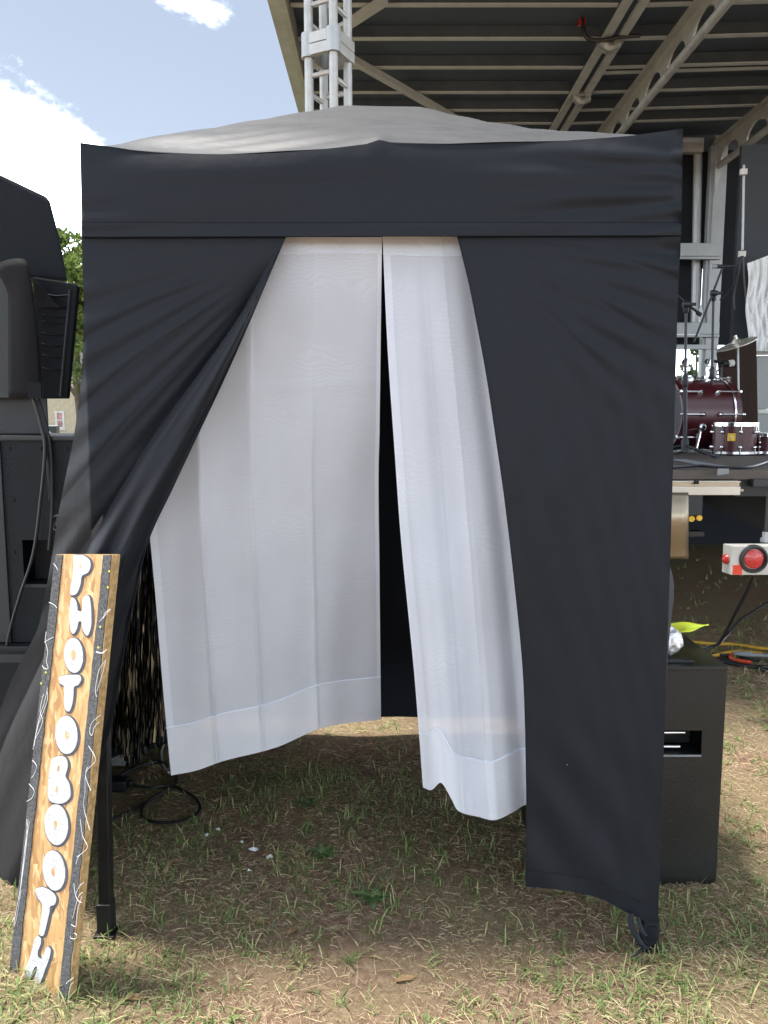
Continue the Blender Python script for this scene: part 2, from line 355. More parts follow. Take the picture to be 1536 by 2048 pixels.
# ------------------------------------------------------------------ ground
def vnoise(x, y, s=1.0):
    return (np.sin(x * 1.7 * s + 1.3) * np.cos(y * 2.1 * s + .4) + .6 * np.sin(x * 4.3 * s + y * 2.2 * s) * np.cos(y * 3.9 * s - x * 1.1 * s) + .35 * np.sin(x * 9.1 * s - 2) * np.sin(y * 8.3 * s + x * 3 * s)) / 1.95
def gz(x, y):
    f = np.exp(-((np.asarray(y) - 2.5) / 6.0) ** 2)
    return (.010 * vnoise(x, y, 1.1) + .005 * vnoise(x + 3, y + 7, 4.5)) * f
def build_ground():
    xs = np.concatenate([[-600, -250, -90, -40, -18, -9, -5, -3.2], np.arange(-2.4, 3.61, .04), [4.5, 6, 9, 14, 22, 40, 90, 250, 600]])
    ys = np.concatenate([[-300, -60, -15, -4, -1, .4], np.arange(1.2, 5.21, .04), [6, 7.5, 9.5, 12, 17, 26, 45, 80, 150, 300, 700]])
    X, Y = np.meshgrid(xs, ys); Z = gz(X, Y)
    V = np.stack([X, Y, Z], -1).reshape(-1, 3); nx = len(xs); ny = len(ys)
    i, j = np.meshgrid(np.arange(nx - 1), np.arange(ny - 1)); a = (j * nx + i).ravel()
    F_ = np.stack([a, a + 1, a + nx + 1, a + nx], -1).ravel()
    tag(np_mesh('ground', V, F_, 4, mat_ground(), smooth=True), kind='structure')
build_ground()

def straws(n, x0, x1, y0, y1, lmin, lmax, w, name, pal, dens=None, up=.12):
    x = RNG.uniform(x0, x1, n); y = y0 + (y1 - y0) * RNG.uniform(0, 1, n) ** 1.35
    if dens is not None:
        k = RNG.uniform(0, 1, n) < dens(x, y); x = x[k]; y = y[k]; n = len(x)
    a = RNG.uniform(0, 2 * np.pi, n); l = RNG.uniform(lmin, lmax, n); ww = w * RNG.uniform(.5, 1.2, n)
    dx, dy = np.cos(a), np.sin(a); bend = RNG.normal(0, .35, n); z0 = gz(x, y) + RNG.uniform(0, .010, n); tilt = RNG.uniform(-up, up * 1.6, n)
    P = []
    for t in (0, .5, 1):
        cx = x + dx * l * t - dy * bend * l * t * t; cy = y + dy * l * t + dx * bend * l * t * t; cz = np.maximum(z0 + tilt * l * t + .06 * l * math.sin(math.pi * t), gz(cx, cy) + .001)
        k = ww * (1 - .6 * t)
        P.append(np.stack([cx - dy * k, cy + dx * k, cz], -1)); P.append(np.stack([cx + dy * k, cy - dx * k, cz + .0008], -1))
    V = np.stack(P, 1).reshape(-1, 3); b = np.arange(n) * 6
    Fq = np.stack([b, b + 1, b + 3, b + 2, b + 2, b + 3, b + 5, b + 4], -1).ravel()
    pal = np.array(pal); c = pal[RNG.integers(0, len(pal), n)] * RNG.uniform(.65, 1.25, (n, 1)); C = np.repeat(c, 6, 0)
    return V, Fq, C
def blades(x, y, l, w, lean, ang, pal, curl=.8):
    n = len(x); dx, dy = np.cos(ang), np.sin(ang); z0 = gz(x, y); P = []
    sa = ang + np.pi / 2 + RNG.normal(0, .5, n); sx, sy = np.cos(sa), np.sin(sa)
    for t, k in ((0, .8), (.4, 1.0), (.75, .7), (1, .05)):
        h = l * (t * np.cos(lean * (1 + curl * t))); d = l * t * np.sin(np.minimum(lean * (1 + curl * t), 1.75))
        cx = x + dx * d; cy = y + dy * d; cz = z0 + np.maximum(h, -.0) + .002
        P.append(np.stack([cx - sx * w * k, cy - sy * w * k, cz], -1)); P.append(np.stack([cx + sx * w * k, cy + sy * w * k, cz], -1))
    V = np.stack(P, 1).reshape(-1, 3); b = np.arange(n) * 8
    Fq = np.stack([b, b + 1, b + 3, b + 2, b + 2, b + 3, b + 5, b + 4, b + 4, b + 5, b + 7, b + 6], -1).ravel()
    pal = np.array(pal); c = pal[RNG.integers(0, len(pal), n)] * RNG.uniform(.7, 1.25, (n, 1))
    C = np.repeat(c[:, None, :], 8, 1); C[:, :2] = C[:, :2] * .85 + np.array([.30, .25, .12]) * .15; C[:, 6:] = C[:, 6:] * .85 + np.array([.45, .38, .16]) * .15
    return V, Fq, C.reshape(-1, 3)
def in_view(x, y, m=.12):
    zc = y * math.cos(PITCH) + CAM.z * math.sin(PITCH); return np.abs(x / zc) < (.5 + m)
def build_grass():
    straw_pal = [(.58, .46, .30), (.52, .40, .26), (.64, .54, .34), (.44, .32, .21), (.34, .24, .16), (.58, .51, .28), (.50, .46, .24)]
    A = [straws(95000, -1.6, 2.1, 1.5, 3.2, .006, .026, .0006, 's', straw_pal, dens=lambda x, y: np.clip(.62 + .75 * vnoise(x + 2, y - 3, 1.9) + .4 * vnoise(x - 4, y, 6.0), .08, 1)), straws(26000, -1.9, 3.0, 3.1, 5.5, .012, .045, .0010, 's', straw_pal), straws(5000, -1.5, 2.0, 1.55, 3.0, .02, .06, .0007, 's', straw_pal, up=.35)]
    o = 0; V = []; Fl = []; C = []
    for v, f, c in A:
        k = in_view(v[::6, 0], v[::6, 1]); kv = np.repeat(k, 6); n = k.sum(); b = np.arange(n) * 6
        V.append(v[kv]); C.append(c[kv]); Fl.append(np.stack([b, b + 1, b + 3, b + 2, b + 2, b + 3, b + 5, b + 4], -1).ravel() + o); o += 6 * n
    ob = np_mesh('dry_grass_thatch', np.concatenate(V), np.concatenate(Fl), 4, M_straw, np.concatenate(C)); tag(ob, 'dry straw coloured thatch lying over the worn brown lawn', 'thatch', kind='stuff')
    # green tufts, clumped
    def tufts(nt_, x0, x1, y0, y1, per, l0, l1, w):
        x = RNG.uniform(x0, x1, nt_); y = y0 + (y1 - y0) * RNG.uniform(0, 1, nt_) ** 1.25
        d = vnoise(x * 1.3 + 5, y * 1.3, 1.2) * .5 + vnoise(x + 1, y + 9, 3.1) * .4 + .45 - .10 * np.clip((y - 2.2), 0, 1) * (np.abs(x) < .7)
        d = d - .25 * np.exp(-((x - .15) / .22) ** 2 - ((y - 1.95) / .18) ** 2) + .25 * (x < -.3) * (y < 2.0)
        k = (RNG.uniform(0, 1, nt_) < np.clip(d, .04, 1)) & in_view(x, y); x = x[k]; y = y[k]
        m = RNG.integers(max(2, per // 2), per + 3, len(x)); X = np.repeat(x, m) + RNG.normal(0, .011, m.sum()); Y = np.repeat(y, m) + RNG.normal(0, .011, m.sum())
        N = len(X); ls = np.repeat(RNG.uniform(.6, 1.15, len(x)), m)
        return blades(X, Y, RNG.uniform(l0, l1, N) * ls, w * RNG.uniform(.7, 1.4, N), np.abs(RNG.normal(.75, .38, N)), RNG.uniform(0, 2 * np.pi, N),
                      [(.20, .31, .10), (.17, .27, .085), (.26, .35, .13), (.13, .21, .065), (.33, .36, .16), (.44, .40, .21), (.48, .42, .22)])
    T = [tufts(6600, -1.5, 2.0, 1.5, 3.1, 6, .024, .066, .0017), tufts(4200, -2, 3.2, 3.0, 5.6, 6, .025, .07, .0020), tufts(2200, -3, 7, 5.2, 9.5, 6, .03, .08, .003)]
    o = 0; V = []; Fl = []; C = []
    for v, f, c in T: V.append(v); Fl.append(f + o); C.append(c); o += len(v)
    ob = np_mesh('grass_blades', np.concatenate(V), np.concatenate(Fl), 4, M_blade, np.concatenate(C)); tag(ob, 'short green grass sprouting in tufts through the dry thatch', 'grass', kind='stuff')
build_grass()

def weed(px, py, r, n, label):
    c = atz(px, py, 0); root = thing('weed_plant', (c.x, c.y, float(gz(c.x, c.y))), label, 'weed', 'broad leaved weeds in the shaded lawn')
    for i in range(n):
        a = i * 2.4 + random.uniform(-.3, .3); l = r * random.uniform(.55, 1.1); w = l * random.uniform(.11, .17); rise = random.uniform(.05, .28); hu = random.uniform(-.2, .2)
        def fn(u, v):
            t = v; wob = 1 + .35 * math.sin(t * 22 + i); k = w * math.sin(math.pi * min(1, .08 + t * .9)) ** .8 * wob
            s = (u - .5) * 2; d = l * t; z = l * rise * math.sin(t * 2.2) * .8 + .004 + abs(s) * k * .35
            return Vector((c.x + math.cos(a) * d - math.sin(a) * s * k, c.y + math.sin(a) * d + math.cos(a) * s * k, root.location.z + z))
        m = MB().grid(fn, 2, 9); o = m.build('leaf', M_weed, root, smooth=True)
M_weed = mat('weed_leaf', (.10, .17, .06), .55, 0, .3, 50, .2, 90)
weed(645, 1712, .062, 19, 'large broad leaved weed rosette beside the white paper scraps')
weed(745, 1802, .065, 16, 'spreading pale weed in front of the large rosette, nearer the lawn edge')
weed(610, 1608, .07, 9, 'dark weed in the deep shade below the left sheer curtain')

# scraps of paper and fallen leaves
for i, (px, py, s, lab) in enumerate(((415, 1673, .014, 'white paper scrap leftmost of the scraps in the shade'), (437, 1661, .011, 'small flat white scrap above the leftmost paper scrap'), (484, 1687, .009, 'tiny white scrap in the middle of the scattered scraps'),
                                 (507, 1702, .016, 'crumpled white scrap beside the brown leaf bits'), (541, 1718, .016, 'white crumpled scrap nearest the large weed rosette'), (497, 1747, .010, 'small white scrap nearest the camera among the scraps'))):
    c = atz(px, py, 0); z = float(gz(c.x, c.y)) + .004
    pts = [Vector((c.x + math.cos(a) * s * random.uniform(.6, 1.2), c.y + math.sin(a) * s * .8 * random.uniform(.6, 1.2), z + random.uniform(0, .004))) for a in [k * 1.047 for k in range(6)]]
    m = MB(); m.add(pts + [Vector((c.x, c.y, z + .01))], [(k, (k + 1) % 6, 6) for k in range(6)])
    tag(m.build('paper_scrap', M_paper, loc=(c.x, c.y, z)), lab, 'paper scrap', 'paper scraps on the lawn')
for i, (px, py, s, ang, lab) in enumerate(((352, 1727, .035, .3, 'brown curled dead leaf left of the paper scraps'), (588, 1864, .03, 1.0, 'tan dead leaf lying in front of the pale weed'), (520, 1848, .028, .1, 'yellowish dead leaf on the grass left of the tan leaf'), (812, 1962, .03, .4, 'pale tan dead leaf on the sunlit lawn at the bottom'), (272, 1996, .03, .2, 'pale dead leaf on the grass right of the sign foot'), (538, 1712, .026, .8, 'small brown leaf touching a white paper scrap'))):
    c = atz(px, py, 0); z = float(gz(c.x, c.y)) + .002
    def fn(u, v):
        t = v; k = s * .38 * math.sin(math.pi * min(1, .05 + .93 * t)) ** .8; q = (u - .5) * 2
        x = (t - .5) * 2 * s; y = q * k; return Vector((c.x + math.cos(ang) * x - math.sin(ang) * y, c.y + math.sin(ang) * x + math.cos(ang) * y, z + .004 * math.sin(t * 5) + abs(q) * .004))
    tag(MB().grid(fn, 4, 8).build('dead_leaf', M_mulch, smooth=True, loc=(c.x, c.y, z)), lab, 'leaf', 'dead leaves on the lawn')

# ------------------------------------------------------------------ far background
def leaf_cloud(name, centers, n, size, pal, parent, spread):
    c = np.array(centers); idx = RNG.integers(0, len(c), n); d = RNG.normal(0, 1, (n, 3)); d /= np.linalg.norm(d, axis=1)[:, None]
    p = c[idx, :3] + d * (c[idx, 3:4] * RNG.uniform(.35, 1, (n, 1)) ** .5) * np.array(spread)
    a = RNG.normal(0, 1, (n, 3)); a /= np.linalg.norm(a, axis=1)[:, None]; b = np.cross(a, RNG.normal(0, 1, (n, 3))); b /= np.linalg.norm(b, axis=1)[:, None]
    s = size * RNG.uniform(.5, 1.3, (n, 1)); V = np.stack([p - a * s, p + b * s * .45, p + a * s, p - b * s * .45], 1).reshape(-1, 3)
    pal = np.array(pal); col = np.repeat(pal[RNG.integers(0, len(pal), n)] * RNG.uniform(.7, 1.25, (n, 1)), 4, 0)
    o0 = parent_loc(parent); o = np_mesh(name, V - np.array(o0), np.arange(4 * n), 4, M_leaf, col); o.parent = parent; return o
M_bark = mat('bark', (.13, .10, .075), .9, 0, .3, 6, .6, 30)
def tree(loc, label, trunk, limbs, centers, n, size, pal, r0, group=None, spread=(1, 1, .85)):
    root = thing('tree', loc, label, 'tree', group); L0 = Vector(loc)
    MB().tube([L0 + Vector(p) for p in trunk], [r0 * (1 - .55 * i / (len(trunk) - 1)) for i in range(len(trunk))], 9).build('trunk', M_bark, root, smooth=True)
    for lb in limbs: MB().tube([L0 + Vector(p) for p in lb], [r0 * .4 * (1 - .7 * i / (len(lb) - 1)) for i in range(len(lb))], 6).build('limb', M_bark, root, smooth=True)
    leaf_cloud('crown', [(L0.x + x, L0.y + y, L0.z + z, r) for x, y, z, r in centers], n, size, pal, root, spread)
GP = [(.16, .22, .045), (.11, .17, .04), (.22, .28, .06), (.08, .13, .035)]
tx = aty(158, 800, 27).x
random.seed(3)
tree((tx, 27, 0), 'leafy green tree beside the black padded speaker cover', [(0, 0, 0), (.05, 0, 1.6), (-.1, .1, 3.0), (.1, 0, 5.5)],
     [[(0, 0, 2.2), (-.5, 0, 2.9), (-1.2, .2, 3.3)], [(0, 0, 3), (.9, .2, 4.2)], [(0, 0, 3), (-.9, -.2, 4.6)]],
     [(random.uniform(-2.4, 2.2), random.uniform(-1.8, 1.8), random.uniform(3.4, 6.9), random.uniform(.5, 1.0)) for _ in range(34)] + [(-.2, 0, 7.3, .75), (-.5, 0, 7.6, .4), (.3, 0, 6.8, .6), (-1.0, 0, 2.75, .35), (-.7, 0, 2.6, .3), (.25, 0, 2.5, .25)], 17000, .12, GP, .2)
b0 = aty(1392, 770, 60)
tree((b0.x, 60, 0), 'thin airy pine seen through the stage opening above the bass drum', [(0, 0, 0), (.1, 0, 3), (-.1, 0, 6.8)], [[(0, 0, 3.4), (-1.1, 0, 4.4)], [(0, 0, 4), (1, 0, 4.9)], [(0, 0, 4.6), (-.9, 0, 5.4)]],
     [(-1.2, 0, 4.5, .5), (1.1, 0, 5.0, .5), (-.8, 0, 5.5, .5), (.5, 0, 6.0, .6), (-.1, 0, 6.8, .5), (.9, 0, 4.0, .4), (-.3, 0, 5.0, .4)], 1500, .16, [(.10, .14, .07), (.14, .17, .09)], .16)
for k, (px, w, h, lab) in enumerate(((1362, 3.2, 4.2, 'rounded green tree low behind the stage, left of the airy pine'), (1418, 3.4, 3.6, 'low bushy tree behind the stage column below the airy pine'), (1452, 3.0, 4.2, 'pale green tree behind the stage beside the brown panel'))):
    c = aty(px, 780, 52 + k * 2)
    tree((c.x, c.y, 0), lab, [(0, 0, 0), (0, 0, 1.6), (.1, 0, 2.6)], [[(0, 0, 1.4), (.6, 0, 2.4)]], [(random.uniform(-w / 2, w / 2), random.uniform(-1, 1), random.uniform(1.0, h), random.uniform(.5, .9)) for _ in range(14)], 3500, .16, [(.20, .26, .06), (.13, .19, .05), (.25, .29, .09)], .15, 'trees behind the stage')

def tree_line():
    cs = []; rg = random.Random(21)
    for k in range(260):
        x = -130 + k * 1.0 + rg.uniform(-1, 1); 
        if -64 < x < -22: continue
        y = 118 + rg.uniform(-6, 6); h = 4.2 + 1.8 * math.sin(x * .21) + rg.uniform(-.8, 1.2)
        for q in range(3): cs.append((x + rg.uniform(-1, 1), y, h * (.2 + .3 * q), rg.uniform(.9, 1.6)))
    c = np.array(cs); n = 42000; idx = RNG.integers(0, len(c), n); d = RNG.normal(0, 1, (n, 3)); d /= np.linalg.norm(d, axis=1)[:, None]
    p = c[idx, :3] + d * c[idx, 3:4] * RNG.uniform(.4, 1, (n, 1)); a = RNG.normal(0, 1, (n, 3)); a /= np.linalg.norm(a, axis=1)[:, None]; b = np.cross(a, RNG.normal(0, 1, (n, 3))); b /= np.linalg.norm(b, axis=1)[:, None]
    s_ = .34 * RNG.uniform(.5, 1.3, (n, 1)); V = np.stack([p - a * s_, p + b * s_ * .5, p + a * s_, p - b * s_ * .5], 1).reshape(-1, 3)
    col = np.repeat(np.array([(.10, .15, .05), (.07, .11, .04), (.14, .19, .06)])[RNG.integers(0, 3, n)], 4, 0)
    tag(np_mesh('tree_line', V, np.arange(4 * n), 4, M_leaf, col), 'distant band of green trees along the far edge of the field', 'trees', kind='stuff')
tree_line()
def house():
    y = 70.0; a = aty(30, 884, y); bx = aty(260, 884, y).x; root = thing('block_building', (a.x, y, 0), 'pale tan block building with a white framed window behind the tree', 'building')
    w0 = aty(112, 824, y); w1 = aty(128, 856, y); t = .55; z1 = 6.2
    m = MB()
    for (x0, x1, zz0, zz1) in ((a.x - 9, w0.x, 0, z1), (w1.x, bx + 6, 0, z1), (w0.x, w1.x, 0, w1.z), (w0.x, w1.x, w0.z, z1)): m.box((x0, y, zz0), (x1, y + .25, zz1))
    m.box((a.x - 9, y + .25, 0), (bx + 6, y + 9, z1)).build('wall', M_brick, root)
    rows = 0; proto = None; bw, bh = .8, .4        # block courses round the window
    z = .05
    while z < z1 - .3:
        x = a.x + 1.0 + (bw / 2 if rows % 2 else 0)
        while x < aty(176, 880, y).x:
            if x > aty(88, 880, y).x and not (w0.x - bw < x < w1.x + .05 and w1.z - bh < z < w0.z + .05):
                if proto is None:
                    proto = MB().box((x, y - .02, z), (x + bw - .03, y - .001, z + bh - .03)).build('block', M_block, root); px0, pz0 = x, z
                else:
                    o = proto.copy(); COL.objects.link(o); o.location = (x - px0, 0, z - pz0)
            x += bw
        z += bh; rows += 1
    wn = MB(); fr = .09
    wn.box((w0.x - .1, y - .06, w1.z - .1), (w0.x + fr, y + .1, w0.z + .1)); wn.box((w1.x - fr, y - .06, w1.z - .1), (w1.x + .1, y + .1, w0.z + .1))
    zm = (w0.z + w1.z) / 2
    for zz in (w0.z - fr, w1.z - .1, zm - .05): wn.box((w0.x + fr, y - .05, zz), (w1.x - fr, y + .1, zz + (fr + .1 if zz != zm - .05 else .1)))
    f = wn.build('window', M_whitep, root); MB().box((w0.x - .2, y - .14, w1.z - .2), (w1.x + .2, y - .065, w1.z - .1)).build('sill', M_whitep, f)
    MB().box((w0.x + fr, y + .05, w1.z), (w1.x - fr, y + .07, w0.z)).build('pane', M_pinkpane, f)
    MB().add([(a.x - 9.5, y - .5, z1), (bx + 6.5, y - .5, z1), (bx + 6.5, y + 10, z1), (a.x - 9.5, y + 10, z1), (a.x - 9.5, y + 4.5, z1 + 2), (bx + 6.5, y + 4.5, z1 + 2)], [(0, 1, 5, 4), (3, 4, 5, 2), (0, 4, 3), (1, 2, 5), (0, 3, 2, 1)]).build('roof', M_dpanel, root)
M_pinkpane = mat('window_pink_glass', (.10, .06, .05), .2, 0, 0, 2.2, col2=(.62, .22, .24), detail=1, stretch=(1, 1, 1.4))
M_block = mat('tan_block_face', (.50, .42, .30), .85, 0, .12, 2.0, .2, 9)
house()
rr_ = thing('handrail', aty(106, 880, 40), 'grey handrail with a sloping rail in front of the tan building', 'railing')
def A40(px, py): return aty(px, py, 40)
MB().beam(A40(116, 852), A40(116, 905), .12, .12, (0, 1, 0)).build('post', M_bark, rr_)
MB().tube([A40(80, 852), A40(116, 852)], .03).build('rail', M_galv, rr_); MB().tube([A40(80, 842), A40(113, 880)], .035).build('rail', M_whitep, rr_); MB().tube([A40(80, 850), A40(108, 880)], .03).build('rail', M_galv, rr_)
MB().add([A40(80, 853), A40(114, 853), A40(114, 890), A40(80, 890)], [(0, 1, 2, 3)]).build('infill_panel', M_dpanel, rr_)

# ------------------------------------------------------------------ mobile stage
H = 5.0
stage = thing('mobile_stage', (3.0, 4.04, 0), 'mobile stage trailer with dark panelled roof and aluminium beams behind the booth', 'stage')
def RP(px, py, dz=0):   # a point of the roof underside
    p = atz(px, py, H); return Vector((p.x, p.y, p.z + dz))
rx0 = -.86; rb = 10.6
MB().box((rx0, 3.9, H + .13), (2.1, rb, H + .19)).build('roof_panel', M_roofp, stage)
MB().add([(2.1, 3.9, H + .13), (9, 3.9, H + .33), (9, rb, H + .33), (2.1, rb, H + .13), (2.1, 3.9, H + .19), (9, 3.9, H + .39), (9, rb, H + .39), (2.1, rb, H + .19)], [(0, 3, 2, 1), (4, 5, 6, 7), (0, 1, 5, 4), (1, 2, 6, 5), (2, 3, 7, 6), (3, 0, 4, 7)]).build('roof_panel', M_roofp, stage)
ys_l = [RP(700, y).y for y in (8, 76, 134, 184, 220, 246)]
step = .64
ylist = [ys_l[0] - step * k for k in (4, 3, 2, 1)] + ys_l
for y in ylist:
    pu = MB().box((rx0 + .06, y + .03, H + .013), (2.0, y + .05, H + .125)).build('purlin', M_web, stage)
    MB().box((rx0 + .06, y, H), (2.0, y + .055, H + .012)).build('purlin_flange', M_flange, pu, bevel=.002)
for y in ylist + [ys_l[2] + .12]:
    def hx(y0, y1, z0, z1): return MB().hexa([(2.24, y0, H + z0), (2.24, y1, H + z0), (2.24, y1, H + z1), (2.24, y0, H + z1)], [(8.9, y0, H + .19 + z0), (8.9, y1, H + .19 + z0), (8.9, y1, H + .19 + z1), (8.9, y0, H + .19 + z1)])
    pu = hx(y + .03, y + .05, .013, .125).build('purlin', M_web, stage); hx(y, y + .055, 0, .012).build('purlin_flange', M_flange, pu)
# left edge beam with slots
MB().box((rx0, 3.9, H - .10), (rx0 + .05, rb, H + .125)).build('edge_beam', M_beam, stage)
MB().box((rx0 - .12, 3.9, H - .02), (rx0 - .003, rb, H + .2)).build('edge_trim', M_beam, stage)
# V braces
for a, b in (((700, 108), (955, 256)), ((640, 76), (770, -10))):
    p = RP(*a, -.04); q = RP(*b, -.04); MB().beam(p, q, .07, .06).build('brace', M_flange, stage)
# double rail with clamps
for x in (2.01, 2.15):
    MB().box((x, 3.9, H - .035), (x + .075, rb, H + .0)).build('rail', M_flange, stage)
for (px, py) in ((1218, 72), (1162, 183)):
    p = RP(px, py, -.06); c = MB(); c.tube([p + Vector((-.09, -.02, 0)), p + Vector((.0, .0, -.04)), p + Vector((.09, .02, 0))], .045, 10); c.lathe(p + Vector((0, -.06, -.02)), (0, 1, 0), [(0, .035), (.02, .065), (.1, .065), (.12, .035)], 14); c.box((p.x - .10, p.y - .05, p.z), (p.x + .10, p.y + .05, p.z + .024))
    c.build('clamp', M_galv, stage, smooth=True)
p = RP(1190, 62, -.05); cb = MB().tube(catmull([p + Vector((-.12, 0, .16)), p + Vector((-.08, 0, .0)), p + Vector((.05, 0, -.03)), p + Vector((.25, .02, .01)), p + Vector((.42, .02, .02))], 6, False), .018, 6); cb.build('loose_cable', M_cable, stage, smooth=True)
MB().box((p.x - .15, p.y - .01, p.z + .1), (p.x - .09, p.y + .02, p.z + .16)).build('cable_tag', M_red, stage)
# perforated girders
def girder(x, y0, y1, ztop, zbot, name='girder'):
    n = max(2, int((y1 - y0) / .62)); m = MB(); L_ = (y1 - y0) / n; th = .02
    for i in range(n):
        a = y0 + i * L_; hole = [(a + L_ / 2 + L_ * .36 * math.cos(t), zbot + .005 + (ztop - zbot) * .62 * max(0, math.sin(t))) for t in [math.pi * k / 10 for k in range(11)]]
        outer = [(a + L_, zbot), (a + L_, ztop), (a, ztop), (a, zbot)]
        ring = hole[::1]
        # top cap strip: hole arc to top edge
        for k in range(10):
            (ya, za), (yb, zb) = ring[k], ring[k + 1]
            m.hexa([(x, ya, za), (x, yb, zb), (x, yb, ztop), (x, ya, ztop)], [(x + th, ya, za), (x + th, yb, zb), (x + th, yb, ztop), (x + th, ya, ztop)])
        m.box((x, a, zbot), (x + th, ring[10][0], ztop)); m.box((x, ring[0][0], zbot), (x + th, a + L_, ztop))
    g = m.build(name, M_beam, stage)
    MB().tube([(x + .01, y0, zbot - .03), (x + .01, y1, zbot - .03)], .04, 12).build('bottom_tube', M_beam, g, smooth=True)
    MB().box((x - .06, y0, ztop), (x + .08, y1, ztop + .03)).build('top_flange', M_beam, g); return g
girder(2.68, 4.1, 10.3, H - .02, H - .24)
cx2 = RP(1436, 285).x; cy2 = RP(1436, 285).y
girder(cx2, 4.1, cy2 - .02, H - .02, H - .27)
# rear frame at the column plane
Y = cy2
def BP(px, py, dy=0): return aty(px, py, Y + dy)
def brect(x0, y0, x1, y1, dy, th, name, m, par=stage, bevel=.004):
    a = BP(x0, y0, dy); b = BP(x1, y1, dy); ym = (y0 + y1) / 2; k = MB(); k.box((BP(x0, ym, dy).x, Y + dy, b.z), (BP(x1, ym, dy).x, Y + dy + th, a.z)); return k.build(name, m, par, bevel=bevel)
brect(1416, 270, 1441, 930, 0, .16, 'column', M_galv); MB().box((rx0, rb + .02, 3.5), (9.0, rb + .06, H + .5)).build('back_panel', M_roofp, stage)
brect(1408, 290, 1415.5, 930, .03, .1, 'column_flange', M_galv)
brect(1100, 275, 1408, 303, .01, .12, 'header_beam', M_beam)
brect(1100, 486, 1441, 512, -.04, .035, 'cross_rail', M_galv); brect(1100, 512.6, 1441, 518, -.06, .05, 'rail_lip', M_galv)
brect(1100, 645, 1439, 668, -.04, .035, 'cross_rail', M_galv); brect(1100, 668.6, 1439, 674, -.06, .05, 'rail_lip', M_galv)
brect(1100, 689, 1436, 698, -.02, .05, 'cross_rail', M_galv)
MB().tube([BP(1396, 303, .15), BP(1390, 645, .15)], .055, 12).build('pipe', M_galv, stage, smooth=True)
brect(1000, 303, 1408, 645, .3, .03, 'back_drape', M_black_drape, bevel=0); brect(1000, 674, 1404, 689, .3, .03, 'back_drape', M_black_drape, bevel=0)
brect(1441.5, 300, 1484, 690, .12, .03, 'back_drape', M_black_drape, bevel=0)
MB().box((rx0, Y + .34, 1.17), (BP(1330, 600).x, Y + .37, H + .1)).build('back_drape', M_black_drape, stage)
gp = [BP(1430, 325, -.05), BP(1453, 300, -.05), BP(1430, 392, -.05)]; MB().prism(gp, [v + Vector((0, .02, 0)) for v in gp]).build('gusset', M_beam, stage)
# right side wall of the stage, running towards the camera
yw = 8.6
def SP(px, py, Yv=yw): return aty(px, py, Yv)
a = SP(1484, 290); b = SP(1640, 700); MB().box((a.x, yw, b.z), (b.x, yw + .05, a.z)).build('side_panel', M_dpanel, stage)
pz = [(712, 818), (828, 905)]
for (u0, u1) in pz:
    a = SP(1511, u0); b = SP(1640, u1); MB().box((a.x, yw - .06, b.z), (b.x, yw - .02, a.z)).build('siding_panel', M_sid, stage, bevel=.004)
a = SP(1511, 819); b = SP(1640, 827); MB().box((a.x, yw - .08, b.z), (b.x, yw - .02, a.z)).build('siding_strip', M_whitep, stage)
a = SP(1496, 700); b = SP(1640, 711); MB().box((a.x, yw - .08, b.z), (b.x, yw - .02, a.z)).build('siding_strip', M_whitep, stage)
MB().tube([SP(1488, 330, 8.5), SP(1485, 500, 8.5)], .013, 8).build('conduit', M_galv, stage, smooth=True)
for (x, y) in ((1487, 344), (1484, 508)): c = SP(x, y, 8.46); MB().box((c.x - .035, 8.44, c.z - .03), (c.x + .035, 8.48, c.z + .03)).build('bracket', M_whitep, stage, bevel=.004)
for pts in (((1484, 512), (1478, 545), (1468, 590), (1469, 620)), ((1486, 512), (1488, 560), (1496, 640), (1503, 690)), ((1483, 512), (1472, 565), (1440, 600))):
    MB().tube(catmull([SP(x, y, 8.4) for x, y in pts], 6, False), .011, 6).build('loose_cable', M_cable, stage, smooth=True)
# deck
DZ = 1.22
dfx0 = -.6; dfx1 = 8.5; fy = 4.04
for i in range(5):
    y0 = fy + i * 1.27; MB().box((dfx0, y0, DZ - .05), (dfx1, y0 + 1.262, DZ)).build('deck_board', M_deck, stage, bevel=.003)
t0 = atz(1350, 918, DZ + .004); t1 = atz(1450, 935, DZ + .004); dvec = (t1 - t0).normalized().cross(Vector((0, 0, 1))) * .06
MB().add([t0 - dvec, t1 - dvec, t1 + dvec, t0 + dvec], [(0, 1, 2, 3)]).build('tape_strip', M_tape, stage)
fa = aty(1300, 945, fy - .03); fb = aty(1478, 978, fy - .03); zt = DZ - .055
f = MB().box((dfx0, fy - .05, fb.z + .035), (fb.x, fy, zt)).build('fascia', M_whitem, stage, bevel=.004)
zg = fb.z
MB().box((dfx0, fy - .04, zg + .016), (fb.x - .004, fy, zg + .034)).build('fascia_groove', M_tan, f)
MB().box((dfx0, fy - .052, zg - .03), (fb.x - .002, fy, zg + .015)).build('fascia_lower', M_whitem, f, bevel=.003)
q = aty(1393, 965, fy - .056); MB().box((q.x - .012, fy - .058, q.z - .009), (q.x + .012, fy - .05, q.z + .009)).build('fascia_slot', M_recess, f)
q = aty(1446, 944, fy - .056); MB().add([(q.x - .03, fy - .058, q.z - .018), (q.x + .03, fy - .058, q.z - .008), (q.x + .03, fy - .058, q.z + .018), (q.x - .03, fy - .058, q.z + .018)], [(0, 1, 2, 3)]).build('tape_tab', M_tape, f)
q = aty(1462, 980, fy - .03); MB().box((q.x - .06, fy - .045, q.z - .008), (q.x + .06, fy, q.z + .006)).build('latch_plate', M_tan, f, bevel=.003)
MB().box((fb.x + .002, fy + .02, DZ - .14), (dfx1, fy + .12, DZ - .052)).build('frame_rail', M_dark, stage)
